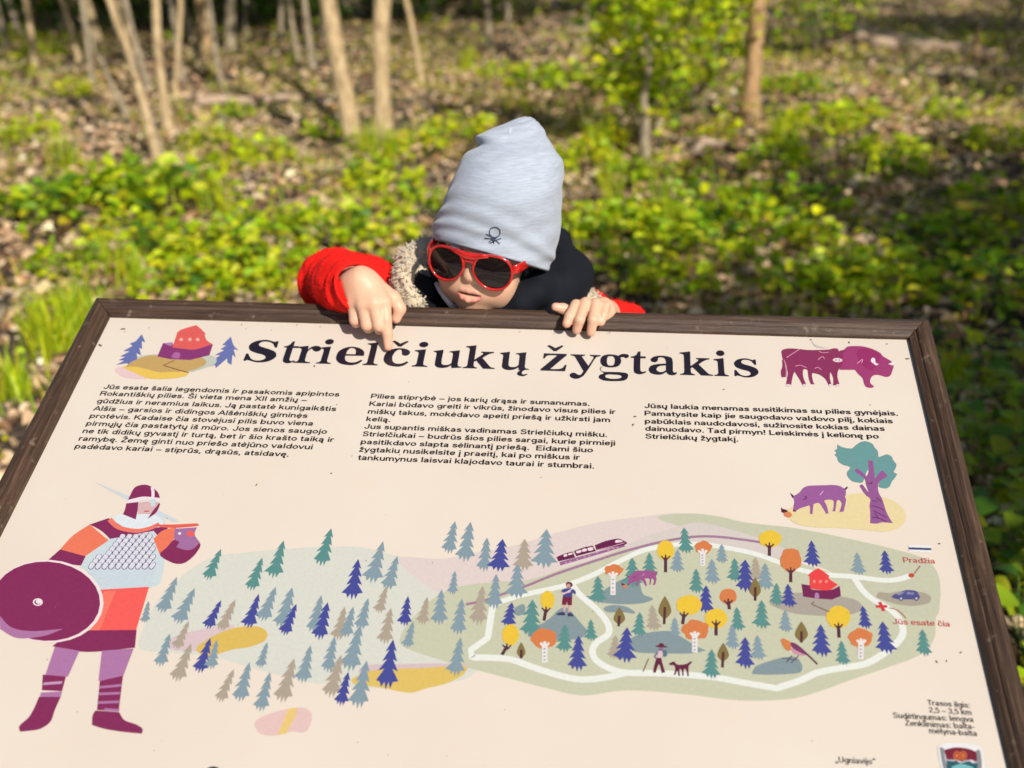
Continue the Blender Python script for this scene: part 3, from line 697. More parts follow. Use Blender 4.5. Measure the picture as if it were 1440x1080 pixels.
# stroke alphabet: heavy extended grotesque, built from centre lines (units: em; x-height 0.52)
SW = 0.138
O_ = lambda cx, cy, rx, ry: '@%g,%g,%g,%g' % (cx, cy, rx, ry)
ALPHA = {
 'a': (.56, ['0.09,0.37 0.16,0.45 0.28,0.47 0.39,0.42 0.42,0.33c', '0.42,0.35c 0.42,0.0c', '0.42,0.27c 0.28,0.26 0.13,0.22 0.09,0.14 0.15,0.06 0.27,0.06 0.38,0.11 0.42,0.20c']),
 'b': (.60, ['0.10,0.73c 0.10,0.0c', O_(.30, .26, .19, .205)]), 'd': (.60, ['0.50,0.73c 0.50,0.0c', O_(.30, .26, .19, .205)]),
 'c': (.54, ['0.46,0.36 0.38,0.45 0.27,0.465 0.14,0.40 0.09,0.26 0.14,0.11 0.27,0.05 0.39,0.08 0.47,0.18']),
 'e': (.57, ['0.10,0.27c 0.48,0.27c', '0.48,0.27c 0.46,0.40 0.37,0.465 0.27,0.465 0.13,0.40 0.09,0.26 0.14,0.11 0.27,0.05 0.39,0.08 0.46,0.15']),
 'f': (.36, ['0.16,0.0c 0.16,0.55c 0.18,0.66 0.30,0.67c', '0.02,0.47c 0.32,0.47c']),
 'g': (.60, [O_(.29, .27, .19, .195), '0.49,0.52c 0.49,-0.02c 0.44,-0.13 0.28,-0.165 0.12,-0.10']),
 'h': (.58, ['0.10,0.73c 0.10,0.0c', '0.10,0.28c 0.14,0.42 0.28,0.47 0.42,0.42 0.46,0.28c 0.46,0.0c']),
 'i': (.24, ['0.12,0.52c 0.12,0.0c', '0.12,0.73c 0.12,0.61c']), 'į': (.24, ['0.12,0.52c 0.12,0.0c', '0.12,0.73c 0.12,0.61c', '0.12,0.0c 0.06,-0.12 0.10,-0.17 0.20,-0.16']),
 'j': (.24, ['0.13,0.52c 0.13,-0.02c 0.10,-0.15 0.0,-0.15c', '0.13,0.73c 0.13,0.61c']),
 'k': (.56, ['0.10,0.73c 0.10,0.0c', '0.46,0.52c 0.12,0.22c', '0.24,0.33c 0.49,0.0c']), 'l': (.24, ['0.12,0.73c 0.12,0.0c']),
 'm': (.86, ['0.10,0.52c 0.10,0.0c', '0.10,0.28c 0.13,0.42 0.24,0.47 0.38,0.43 0.42,0.30c 0.42,0.0c', '0.42,0.28c 0.45,0.42 0.56,0.47 0.70,0.43 0.75,0.30c 0.75,0.0c']),
 'n': (.58, ['0.10,0.52c 0.10,0.0c', '0.10,0.28c 0.14,0.42 0.28,0.47 0.42,0.42 0.46,0.28c 0.46,0.0c']),
 'o': (.59, [O_(.295, .26, .205, .205)]), 'p': (.60, ['0.10,0.52c 0.10,-0.20c', O_(.30, .26, .19, .205)]),
 'r': (.40, ['0.10,0.52c 0.10,0.0c', '0.10,0.26c 0.14,0.42 0.24,0.47 0.36,0.46c']),
 's': (.52, ['0.43,0.37 0.36,0.45 0.25,0.465 0.13,0.43 0.11,0.34 0.20,0.285 0.34,0.245 0.43,0.18 0.40,0.08 0.26,0.05 0.14,0.075 0.07,0.15']),
 't': (.35, ['0.16,0.66c 0.16,0.12c 0.20,0.05 0.32,0.05c', '0.02,0.47c 0.31,0.47c']),
 'u': (.58, ['0.47,0.52c 0.47,0.0c', '0.11,0.52c 0.11,0.20c 0.15,0.08 0.28,0.05 0.42,0.10 0.47,0.24c']),
 'v': (.54, ['0.05,0.52c 0.27,0.02c', '0.49,0.52c 0.27,0.02c']), 'y': (.54, ['0.05,0.52c 0.28,0.04c', '0.50,0.52c 0.28,0.02c 0.22,-0.12 0.08,-0.15c']),
 'z': (.50, ['0.06,0.47c 0.44,0.47c', '0.42,0.45c 0.08,0.07c', '0.05,0.05c 0.45,0.05c']),
 'A': (.72, ['0.04,0.0c 0.36,0.70c', '0.68,0.0c 0.36,0.70c', '0.16,0.22c 0.56,0.22c']), 'E': (.64, ['0.11,0.73c 0.11,0.0c', '0.11,0.67c 0.58,0.67c', '0.11,0.38c 0.54,0.38c', '0.11,0.06c 0.60,0.06c']),
 'I': (.26, ['0.13,0.73c 0.13,0.0c']), 'J': (.56, ['0.44,0.73c 0.44,0.22c 0.38,0.08 0.26,0.045 0.13,0.09 0.08,0.22']), 'K': (.72, ['0.11,0.73c 0.11,0.0c', '0.60,0.73c 0.13,0.27c', '0.28,0.42c 0.66,0.0c']),
 'L': (.58, ['0.11,0.73c 0.11,0.0c', '0.11,0.06c 0.55,0.06c']), 'P': (.66, ['0.11,0.73c 0.11,0.0c', '0.11,0.67c 0.40,0.67c 0.54,0.61 0.57,0.49 0.52,0.37 0.40,0.31c 0.11,0.31c']),
 'R': (.70, ['0.11,0.73c 0.11,0.0c', '0.11,0.67c 0.42,0.67c 0.55,0.62 0.58,0.51 0.54,0.40 0.42,0.36c 0.11,0.36c', '0.40,0.36c 0.54,0.27 0.56,0.12 0.62,0.0c']),
 'S': (.66, ['0.56,0.55 0.47,0.65 0.33,0.68 0.18,0.64 0.12,0.54 0.19,0.43 0.34,0.385 0.50,0.33 0.56,0.21 0.49,0.09 0.33,0.045 0.17,0.09 0.09,0.20']),
 'T': (.62, ['0.31,0.73c 0.31,0.0c', '0.03,0.67c 0.59,0.67c']), 'U': (.70, ['0.11,0.73c 0.11,0.26c 0.17,0.09 0.35,0.045 0.53,0.09 0.59,0.26c 0.59,0.73c']), 'X': (.68, ['0.06,0.73c 0.62,0.0c', '0.62,0.73c 0.06,0.0c']),
 'Z': (.62, ['0.07,0.67c 0.56,0.67c', '0.54,0.64c 0.08,0.09c', '0.05,0.06c 0.58,0.06c']),
 '2': (.58, ['0.10,0.52 0.15,0.64 0.28,0.67 0.42,0.63 0.46,0.50 0.36,0.36 0.16,0.20 0.08,0.07c', '0.06,0.06c 0.51,0.06c']),
 '3': (.58, ['0.10,0.56 0.18,0.66 0.32,0.67 0.44,0.60 0.42,0.46 0.27,0.39c', '0.27,0.39c 0.43,0.33 0.49,0.20 0.40,0.08 0.26,0.045 0.13,0.08 0.07,0.19']),
 '5': (.58, ['0.46,0.67c 0.15,0.67c', '0.16,0.67c 0.12,0.36c', '0.12,0.38c 0.22,0.45 0.36,0.43 0.47,0.33 0.47,0.17 0.36,0.06 0.21,0.05 0.08,0.14']),
 ' ': (.28, []), '.': (.26, ['0.13,0.13c 0.13,0.0c']), ',': (.26, ['0.13,0.13c 0.13,0.0c 0.08,-0.10c']), '-': (.34, ['0.04,0.25c 0.30,0.25c']), '–': (.58, ['0.03,0.25c 0.55,0.25c']),
 '!': (.28, ['0.14,0.73c 0.14,0.24c', '0.14,0.12c 0.14,0.0c']), ':': (.26, ['0.13,0.13c 0.13,0.0c', '0.13,0.52c 0.13,0.39c']),
 '„': (.46, ['0.14,0.12c 0.14,0.0c 0.08,-0.11c', '0.32,0.12c 0.32,0.0c 0.26,-0.11c']), '“': (.46, ['0.20,0.73c 0.13,0.62c 0.13,0.52c', '0.38,0.73c 0.31,0.62c 0.31,0.52c'])}
for ch_, (b_, m_) in {'ą': ('a', 'o'), 'ę': ('e', 'o'), 'ų': ('u', 'o'), 'č': ('c', 'v'), 'š': ('s', 'v'), 'ž': ('z', 'v'), 'ū': ('u', '-'), 'ė': ('e', '.'), 'Š': ('S', 'V'), 'Ž': ('Z', 'V')}.items():
    w_, st_ = ALPHA[b_]; c_ = w_/2
    ex = {'v': ['%g,0.70c %g,0.60c %g,0.70c' % (c_-.13, c_, c_+.13)], 'V': ['%g,0.93c %g,0.82c %g,0.93c' % (c_-.13, c_, c_+.13)], '-': ['%g,0.645c %g,0.645c' % (c_-.14, c_+.14)],
          '.': ['%g,0.71c %g,0.60c' % (c_, c_)], 'o': ['%g,0.02c %g,-0.10 %g,-0.16 %g,-0.155' % (w_-.15, w_-.22, w_-.17, w_-.05)]}[m_]
    ALPHA[ch_] = (w_, st_+ex)
def text_strokes(body, SW=0.138):
    """quads of every stroke; z is a tiny rank so that crossing strokes never share a plane"""
    V = []; F = []; x0 = 0.0; k = 0
    for ch in body:
        w, sts = ALPHA[ch]
        for s in sts:
            k += 1
            if s[0] == '@':
                cx, cy, rx, ry = map(float, s[1:].split(',')); a = np.linspace(0, 2*np.pi, 21); q = np.stack([cx+rx*np.cos(a), cy+ry*np.sin(a)], 1); closed = True
            else:
                pts = parse(s); closed = False
                dense = catmull([(pts[0][0], pts[0][1], True)]+pts[1:-1]+[(pts[-1][0], pts[-1][1], True)], 3)
                q = np.array(dense); d_ = np.array(pts[-1][:2])
                if np.linalg.norm(q[-1]-d_) > 1e-6: q = np.vstack([q, d_])
            d = np.gradient(q, axis=0) if not closed else np.vstack([q[1]-q[-2], q[2:]-q[:-2], q[1]-q[-2]])
            d /= np.linalg.norm(d, axis=1)[:, None]+1e-9
            nn = np.stack([-d[:, 1], d[:, 0]], 1)
            sw = SW*(1.0-0.14*np.abs(d[:, 0]))/2     # slightly thinner horizontals
            A_ = q+nn*sw[:, None]; B_ = q-nn*sw[:, None]; b0 = len(V); n = len(q)
            V += [(x0+p[0], p[1], k % 5) for p in A_]+[(x0+p[0], p[1], k % 5) for p in B_]
            F += [(b0+i, b0+n+i, b0+n+i+1, b0+i+1) for i in range(n-1)]
        x0 += w
    return np.array(V), F
def text_lines(name, col, size, lines, weight=0.138):
    LAYER[0] += 1; V = []; F = []; z = next_layer()
    for (body, x0, y0, x1, y1) in lines:
        v, f = text_strokes(body, weight)
        A = board_xy(x0, y0); B = board_xy(x1, y1); w = np.linalg.norm(B-A); rt = (B-A)/w; up = np.array([-rt[1], rt[0]])
        lo_ = v[:, 0].min(); k = w/(v[:, 0].max()-lo_); b0 = len(V)
        for p in v:
            q = A+rt*k*(p[0]-lo_)+up*size*p[1]; V.append((q[0], q[1], z+p[2]*0.0000012))
        F += [tuple(b0+i for i in p) for p in f]
    o = link(name, mesh(name, V, F, [ink(col)]), panel); o['kind'] = 'stuff'; return o
text_lines('printed_paragraph', '2b2024', 0.0106, [
 ('Jūs esate šalia legendomis ir pasakomis apipintos', 145, 547, 477, 558), ('Rokantiškių pilies. Ši vieta mena XII amžių –', 140, 556.5, 431, 566),
 ('gūdžius ir neramius laikus. Ją pastatė kunigaikštis', 135.5, 567, 472.5, 578.5), ('Alšis – garsios ir didingos Alšėniškių giminės', 130.5, 577.5, 432, 588),
 ('protėvis. Kadaise čia stovėjusi pilis buvo viena', 125.5, 588, 439.5, 599), ('pirmųjų čia pastatytų iš mūro. Jos sienos saugojo', 120.5, 598.7, 459.5, 610.5),
 ('ne tik didikų gyvastį ir turtą, bet ir šio krašto taiką ir', 115.5, 609.3, 469, 622), ('ramybę. Žemę ginti nuo priešo atėjūno valdovui', 110, 620, 439, 632.3),
 ('padėdavo kariai – stiprūs, drąsūs, atsidavę.', 104.5, 631, 405.5, 642.5)])
text_lines('printed_paragraph', '2b2024', 0.0106, [
 ('Pilies stiprybė – jos karių drąsa ir sumanumas.', 521.3, 560.3, 829, 571.3), ('Kariai būdavo greiti ir vikrūs, žinodavo visus pilies ir', 519, 571, 865.7, 582.7),
 ('miškų takus, mokėdavo apeiti priešą ir užkirsti jam', 517, 582, 858, 594), ('kelią.', 514.7, 592.5, 548.5, 593.8),
 ('Jus supantis miškas vadinamas Strielčiukų mišku.', 512, 603, 853.6, 615), ('Strielčiukai – budrūs šios pilies sargai, kurie pirmieji', 509.5, 613.6, 865, 627),
 ('pasitikdavo slapta sėlinantį priešą.  Eidami šiuo', 507, 624.7, 834, 636.6), ('žygtakiu nusikelsite į praeitį, kai po miškus ir', 504.7, 635.5, 815.3, 647),
 ('tankumynus laisvai klajodavo taurai ir stumbrai.', 503, 647, 835.4, 659.3)])
text_lines('printed_paragraph', '2b2024', 0.0106, [
 ('Jūsų laukia menamas susitikimas su pilies gynėjais.', 906.4, 574, 1262.8, 585), ('Pamatysite kaip jie saugodavo valdovo pilį, kokiais', 906.6, 584.6, 1256, 595.8),
 ('pabūklais naudodavosi, sužinosite kokias dainas', 907, 595.7, 1244.7, 606.4), ('dainuodavo. Tad pirmyn! Leiskimės į kelionę po', 907.4, 606, 1236.4, 617.3),
 ('Strielčiukų žygtakį.', 907.7, 617, 1038.3, 621.5)])
text_lines('printed_trail_facts', '2b2024', 0.0080, [
 ('Trasos ilgis:', 1304.9, 992, 1364, 996), ('2,5 – 3,5 km', 1307.4, 1002.4, 1366.5, 1006), ('Sudėtingumas: lengva', 1256.8, 1010, 1369, 1016),
 ('Ženklinimas: balta-', 1273.7, 1020.9, 1371, 1026), ('mėlyna-balta', 1307.4, 1031.6, 1374, 1035.8)], 0.100)
text_lines('printed_caption', '2b2024', 0.0082, [('„Ugniavijo“', 1175, 1072.5, 1232, 1075.8)], 0.100)
text_lines('printed_place_name', 'd4554e', 0.0094, [('Pradžia', 1271, 791.4, 1314.8, 793)], 0.105)
text_lines('printed_place_name', 'd4554e', 0.0092, [('Jūs esate čia', 1256, 878, 1336, 881.8)], 0.105)

# debris stuck on the panel: small leaf bits, seeds, insects' specks
V = []; F = []
for (x, y, s) in [(173, 463, 3), (141, 486, 3.4), (442, 515, 2.5), (420, 588, 2), (1258, 466, 2.5), (1276, 505, 3), (893, 586, 2.4), (890, 598, 2.4), (1140, 478, 2.2), (1194, 482, 2),
                  (1317, 931, 1.6), (1331, 930, 1.4), (1351, 918, 1.6), (1321, 765, 2.6), (562, 640, 1.6), (466, 666, 1.8), (1018, 548, 1.8), (361, 682, 1.6), (1247, 484, 2)] + \
                 [(float(rng.uniform(170, 1270)), float(rng.uniform(452, 470)), float(rng.uniform(0.8, 1.6))) for _ in range(16)] + \
                 [(float(rng.uniform(60, 1340)), float(rng.uniform(480, 1075)), float(rng.uniform(0.5, 1.1))) for _ in range(30)]:
    c = board_xy(x, y); r_ = s*0.00048; a = rng.uniform(0, 6.28); el = rng.uniform(1.0, 2.6); b0 = len(V); m = 7
    for k in range(m):
        th = 2*np.pi*k/m; rr_ = r_*rng.uniform(0.7, 1.2)
        dx, dy = rr_*el*math.cos(th), rr_*math.sin(th)
        V.append((c[0]+dx*math.cos(a)-dy*math.sin(a), c[1]+dx*math.sin(a)+dy*math.cos(a), 0.0006))
    V.append((c[0], c[1], 0.0006+r_*0.9))
    F += [(b0+k, b0+(k+1) % m, b0+m) for k in range(m)]
t = NT('dry_debris'); b = t.bsdf(Roughness=0.9); b.inputs['Base Color'].default_value = (0.10, 0.07, 0.03, 1)
o = on_board('speck', mesh('speck', V, F, [t.m])); o['kind'] = 'stuff'

# ------------------------------------------------------------------ implicit modelling: smooth unions turned into one skin (surface nets)
class Field:
    def __init__(self): self.p = []
    def cap(self, a, b, ra, rb=None, k=0.006, op=1):
        a = np.array(a, float); b = np.array(b, float); rb = ra if rb is None else rb
        self.p.append(('c', a, b, ra, rb, k, op, (a+b)/2, np.linalg.norm(a-b)/2+max(ra, rb))); return self
    def chain(self, pts, rs, k=0.006, op=1):
        for i in range(len(pts)-1): self.cap(pts[i], pts[i+1], rs[i], rs[i+1], k, op)
        return self
    def ell(self, c, r, R=None, k=0.010, op=1):
        c = np.array(c, float); r = np.array(r, float); R = np.eye(3) if R is None else R
        self.p.append(('e', c, r, R, None, k, op, c, r.max())); return self
    @staticmethod
    def d(p, X):
        if p[0] == 'c':
            a, b, ra, rb = p[1], p[2], p[3], p[4]
            ab = b-a; t = np.clip(((X-a)@ab)/max(ab@ab, 1e-12), 0, 1)
            return np.linalg.norm(X-a-t[:, None]*ab, axis=1)-(ra+(rb-ra)*t)
        q = (X-p[1])@p[3]; k0 = np.linalg.norm(q/p[2], axis=1); k1 = np.linalg.norm(q/(p[2]**2), axis=1)
        return np.where(k1 > 1e-9, (k0-1)*k0/np.maximum(k1, 1e-9), -p[2].min())
    def eval(self, X, sel=None):
        D = np.full(len(X), 1.0)
        for i, p in enumerate(self.p):
            if sel is not None and not sel[i]: continue
            d = self.d(p, X); k = p[5]
            if p[6] > 0:
                h = np.clip(0.5+0.5*(D-d)/k, 0, 1); D = D+(d-D)*h-k*h*(1-h)
            else:
                h = np.clip(0.5-0.5*(D+d)/k, 0, 1); D = D+(-d-D)*h+k*h*(1-h)
        return D
def skin(field, vox, disp=None, bs=12):
    c = np.array([p[7] for p in field.p if p[6] > 0]); r = np.array([p[8] for p in field.p if p[6] > 0])
    lo = (c-r[:, None]).min(0)-0.02; hi = (c+r[:, None]).max(0)+0.02
    B = vox*bs; nb = np.ceil((hi-lo)/B).astype(int)
    bi = np.stack(np.meshgrid(*[np.arange(k) for k in nb], indexing='ij'), -1).reshape(-1, 3)
    bc = lo+(bi+0.5)*B; half = B*0.5*math.sqrt(3)
    D = field.eval(bc); act = np.abs(D) < half*1.35+0.012
    loc = np.stack(np.meshgrid(*[np.arange(bs+1)]*3, indexing='ij'), -1).reshape(-1, 3)
    allc = np.array([p[7] for p in field.p]); allr = np.array([p[8] for p in field.p]); allk = np.array([p[5] for p in field.p])
    S = 4096; VK = []; VP = []; Q = []
    n1 = bs+1
    for b_, cc in zip(bi[act], bc[act]):
        sel = np.linalg.norm(allc-cc, axis=1)-allr < half*1.1+allk*1.5+0.02
        X = lo+(b_*bs+loc)*vox
        d = field.eval(X, sel)
        if disp is not None: d = d-disp(X)
        if d.min() > 0 or d.max() < 0: continue
        d = d.reshape(n1, n1, n1); s = d < 0
        cnt = sum(s[i:n1-1+i, j:n1-1+j, k:n1-1+k].astype(int) for i in (0, 1) for j in (0, 1) for k in (0, 1))
        I = np.argwhere((cnt > 0) & (cnt < 8))
        if len(I) == 0: continue
        acc = np.zeros((len(I), 3)); nn = np.zeros(len(I))
        for ax in range(3):
            o = [a for a in range(3) if a != ax]
            for u in (0, 1):
                for v in (0, 1):
                    A = I.copy(); A[:, o[0]] += u; A[:, o[1]] += v; Bq = A.copy(); Bq[:, ax] += 1
                    da = d[A[:, 0], A[:, 1], A[:, 2]]; db = d[Bq[:, 0], Bq[:, 1], Bq[:, 2]]
                    m = (da < 0) != (db < 0); t_ = np.where(m, da/np.where(m, da-db, 1), 0)
                    pt = A.astype(float); pt[:, ax] += t_
                    acc += pt*m[:, None]; nn += m
        gI = I+b_*bs
        VK.append(((gI[:, 0]+8)*S+gI[:, 1]+8)*S+gI[:, 2]+8); VP.append(lo+(acc/nn[:, None]+b_*bs)*vox)
        for ax in range(3):
            o = [(ax+1) % 3, (ax+2) % 3]
            sl0 = [slice(0, bs)]*3; sl1 = [slice(0, bs)]*3; sl1[ax] = slice(1, bs+1)
            s0 = s[tuple(sl0)]; s1 = s[tuple(sl1)]
            for flip, m in ((False, s0 & ~s1), (True, ~s0 & s1)):
                E = np.argwhere(m)
                if len(E) == 0: continue
                E = E+b_*bs; q = []
                for (u, v) in ((-1, -1), (0, -1), (0, 0), (-1, 0)):
                    w = E.copy(); w[:, o[0]] += u; w[:, o[1]] += v
                    q.append(((w[:, 0]+8)*S+w[:, 1]+8)*S+w[:, 2]+8)
                if flip: q = q[::-1]
                Q.append(np.stack(q, 1))
    K = np.concatenate(VK); V = np.concatenate(VP); Q = np.concatenate(Q)
    order = np.argsort(K); K = K[order]; V = V[order]
    ix = np.clip(np.searchsorted(K, Q), 0, len(K)-1)
    ok = (K[ix] == Q).all(1)
    return V, ix[ok]
def relax(V, F, n=2, lam=0.5):
    e = np.concatenate([F[:, [0, 1]], F[:, [1, 2]], F[:, [2, 3]], F[:, [3, 0]]])
    for _ in range(n):
        acc = np.zeros_like(V); c = np.zeros(len(V))
        for k in range(3):
            acc[:, k] = np.bincount(e[:, 0], V[e[:, 1], k], len(V))+np.bincount(e[:, 1], V[e[:, 0], k], len(V))
        c = np.bincount(e[:, 0], minlength=len(V))+np.bincount(e[:, 1], minlength=len(V))
        V = V+(acc/np.maximum(c, 1)[:, None]-V)*lam
    return V
def wnoise(X, f, seed=0):
    """cheap smooth 3-D noise in about -1..1"""
    r = np.random.default_rng(seed); out = np.zeros(len(X))
    for i in range(7):
        w = r.normal(0, 1, 3); w = w/np.linalg.norm(w)*f*(0.7+0.7*r.random())
        out += np.sin(X@w+r.random()*6.28)
    return out/3.2

# ------------------------------------------------------------------ the child
CAMR = np.stack([CR, CD, CF], 1)         # camera axes as columns
yaw, pit, rol = math.radians(15), math.radians(24), math.radians(6.5)
Ry = np.array([[math.cos(yaw), 0, math.sin(yaw)], [0, 1, 0], [-math.sin(yaw), 0, math.cos(yaw)]])
Rx = np.array([[1, 0, 0], [0, math.cos(pit), -math.sin(pit)], [0, math.sin(pit), math.cos(pit)]])
Rz = np.array([[math.cos(rol), -math.sin(rol), 0], [math.sin(rol), math.cos(rol), 0], [0, 0, 1]])
H0 = np.array([[1, 0, 0], [0, -1, 0], [0, 0, -1]], float)     # head axes (right, up, face-forward) as columns, camera frame
HEADR = CAMR @ (Rz @ Rx @ Ry @ H0)
HO = P(663, 393, 1.455)                  # base of the nose
def hd(x, y, z): return HO + HEADR @ np.array([x, y, z], float)
HRm = HEADR
print('head axes', np.round(HEADR, 3).tolist(), 'origin', np.round(HO, 3))
toddler = empty('person', (0.50, 0.22, float(gh(0.5, 0.22))))
tag(toddler, 'small child in grey beanie, red sunglasses and red jacket pointing at the board', 'person')

# skin colour with the lips, cheeks and knuckles a little redder
t = NT('child_skin'); b = t.bsdf(Roughness=0.48)
b.inputs['Subsurface Weight'].default_value = 0.12; b.inputs['Subsurface Radius'].default_value = (1.0, 0.35, 0.2); b.inputs['Subsurface Scale'].default_value = 0.004
b.inputs['Specular IOR Level'].default_value = 0.35
a = t.n('ShaderNodeVertexColor', layer_name='tint'); nz = t.noise(t.coord(), 60, 3)
cc = t.mix(t.ramp(nz, [(0.3, (0, 0, 0)), (0.8, (0.25, 0.25, 0.25))]), a.outputs[0], (0.66, 0.34, 0.23))
t.l(cc, b.inputs['Base Color']); t.bump(t.noise(t.coord(), 500, 2), 0.12, 0.0006, b); SKIN = t.m

B = Field()
# head
B.ell(hd(0, 0.064, -0.088), (0.068, 0.074, 0.084), HRm, 0.02)
B.ell(hd(0, 0.000, -0.045), (0.051, 0.058, 0.052), HRm, 0.02)
for s in (-1, 1):
    B.ell(hd(s*0.029, -0.004, -0.021), (0.024, 0.025, 0.021), HRm, 0.014)
    B.ell(hd(s*0.030, -0.022, -0.036), (0.022, 0.022, 0.024), HRm, 0.014)
B.ell(hd(0, -0.042, -0.020), (0.019, 0.014, 0.016), HRm, 0.014)
B.ell(hd(0, -0.017, -0.0125), (0.027, 0.016, 0.0165), HRm, 0.012)
B.ell(hd(0, 0.046, -0.018), (0.046, 0.018, 0.015), HRm, 0.02)
for s in (-1, 1): B.ell(hd(s*0.029, 0.031, -0.004), (0.016, 0.010, 0.010), HRm, 0.008, -1)   # eye sockets
B.cap(hd(0, 0.034, -0.006), hd(0, 0.011, 0.0075), 0.0055, 0.0076, 0.009)
B.ell(hd(0, 0.0065, 0.0080), (0.0092, 0.0074, 0.0074), HRm, 0.004)
for s in (-1, 1):
    B.ell(hd(s*0.0088, 0.0045, 0.0018), (0.0056, 0.0048, 0.0060), HRm, 0.003)
    B.cap(hd(s*0.0042, 0.0002, 0.0060), hd(s*0.0042, 0.004, 0.004), 0.0013, 0.0013, 0.0015, -1)
# lips: upper bow, fuller lower lip, parted
up = [(-0.0200, -0.0175, -0.0004), (-0.010, -0.0138, 0.0052), (0, -0.0147, 0.0070), (0.010, -0.0138, 0.0052), (0.0200, -0.0175, -0.0004)]
dn = [(-0.0185, -0.0190, -0.0004), (-0.009, -0.0248, 0.0052), (0, -0.0266, 0.0068), (0.009, -0.0248, 0.0052), (0.0185, -0.0190, -0.0004)]
B.chain([hd(*q) for q in up], [0.0014, 0.0024, 0.0022, 0.0024, 0.0014], 0.0022)
B.chain([hd(*q) for q in dn], [0.0016, 0.0032, 0.0038, 0.0032, 0.0016], 0.0022)
B.ell(hd(0, -0.0192, 0.005), (0.0155, 0.0016, 0.008), HRm, 0.0012, -1)
for s in (-1, 1):                        # ears
    B.ell(hd(s*0.070, 0.030, -0.080), (0.006, 0.022, 0.014), HRm, 0.005)
# neck, chest, belly and legs
nk = hd(0, -0.045, -0.085)
hip = np.array([0.50, 0.225, 0.46])
ch = P(700, 520, 1.63)
B.cap(hd(0, 0.01, -0.080), nk, 0.040, 0.036, 0.02); B.cap(nk, ch, 0.036, 0.06, 0.02)
shL = P(596, 446, 1.615); shR = P(800, 452, 1.60)
B.cap(shL, shR, 0.034, 0.034, 0.03); B.cap(ch, hip, 0.068, 0.070, 0.04)
for s in (-1, 1):
    B.chain([hip+[s*0.045, 0, 0], np.array([0.50+s*0.055, 0.20, 0.25]), np.array([0.50+s*0.06, 0.23, 0.045])], [0.052, 0.036, 0.024], 0.02)
    B.cap(np.array([0.50+s*0.06, 0.23, 0.03]), np.array([0.50+s*0.065, 0.14, 0.022]), 0.022, 0.017, 0.01)
# arms
elL = P(456, 404, 1.555); wrL = P(497, 398, 1.455)
B.chain([shL, elL, wrL], [0.034, 0.026, 0.0195], 0.015)
elR = P(905, 520, 1.64); wrR = P(852, 442, 1.53)
B.chain([shR, elR, wrR], [0.032, 0.024, 0.018], 0.015)
OB = over_board
# hand that points (back of the hand to the camera)
W1 = OB(508, 397, 0.062)
B.cap(wrL, W1, 0.0195, 0.0175, 0.012)
mc = {'i': OB(540, 425, 0.050), 'm': OB(526, 427, 0.053), 'r': OB(511, 428, 0.051), 'p': OB(498, 427, 0.046)}
for k_, r_ in (('i', .0105), ('m', .0110), ('r', .0105), ('p', .0098)):
    st = {'i': OB(522, 400, .060), 'm': OB(513, 398, .062), 'r': OB(503, 398, .061), 'p': OB(495, 400, .058)}[k_]
    B.cap(W1, st, 0.0165, 0.0130, 0.010); B.cap(st, mc[k_], 0.0130, r_, 0.008)
fk = 0.0018
B.chain([mc['i'], OB(543, 450, 0.036), OB(545, 470, 0.0215), OB(546, 487.5, 0.0085)], [0.0092, 0.0075, 0.0069, 0.0058], fk)
B.chain([mc['m'], OB(533, 458, 0.0315), OB(534, 463, 0.0200), OB(533, 455, 0.0170)], [0.0098, 0.0082, 0.0072, 0.006], fk)
B.chain([mc['r'], OB(516, 457, 0.0300), OB(518, 461, 0.0205), OB(517, 453, 0.0180)], [0.0095, 0.0080, 0.0070, 0.006], fk)
B.chain([mc['p'], OB(499, 450, 0.0300), OB(501, 454, 0.0225), OB(502, 448, 0.0190)], [0.0088, 0.0074, 0.0066, 0.006], fk)
B.chain([OB(530, 404, 0.055), OB(553, 420, 0.044), OB(562, 434, 0.034), OB(557, 448, 0.0235)], [0.0120, 0.0098, 0.0080, 0.0066], 0.0045)
# hand that grips the rail
W2 = OB(846, 438, 0.010)
B.cap(wrR, W2, 0.018, 0.0155, 0.012)
tips = {'i': [(818, 436, .012), (810, 429, .0285), (801, 445, .0265), (797, 455, .0215)],
        'm': [(829, 436, .014), (823, 426, .0310), (815, 450, .0265), (811, 464, .0130)],
        'r': [(840, 437, .013), (838, 427, .0310), (834, 450, .0265), (831, 467, .0120)],
        'p': [(850, 440, .010), (851, 431, .0270), (848, 444, .0260), (845, 453, .0215)]}
for k_, q in tips.items():
    r_ = [0.0098, 0.0074, 0.0069, 0.0060] if k_ != 'p' else [0.0090, 0.0068, 0.0062, 0.0055]
    j = [OB(*a_) for a_ in q]
    B.cap(W2, j[0], 0.0150, 0.0100, 0.008); B.chain(j, r_, fk)
B.chain([OB(832, 441, 0.006), OB(806, 440, 0.012), OB(792, 434, 0.0215), OB(781, 431.5, 0.0260)], [0.0100, 0.0078, 0.0066, 0.0056], 0.004)
bv, bf = skin(B, 0.0017); bv = relax(bv, bf, 2, 0.45)
me = mesh_np('person_body', bv, bf, [SKIN], True)
lc = (bv-HO)@HEADR                        # head coordinates
base = np.array([0.58, 0.352, 0.235]); col = np.tile(base, (len(bv), 1))
def blend(mask, c):
    global col
    col = col*(1-mask[:, None])+np.array(c)*mask[:, None]
def near_curve(pts, R_):
    m = np.full(len(bv), 9.0)
    for i in range(len(pts)-1):
        a_ = np.array(pts[i]); b_ = np.array(pts[i+1]); ab = b_-a_
        tt = np.clip(((lc-a_)@ab)/(ab@ab), 0, 1); m = np.minimum(m, np.linalg.norm(lc-a_-tt[:, None]*ab, axis=1))
    return np.clip((R_-m)/0.0011+0.5, 0, 1)
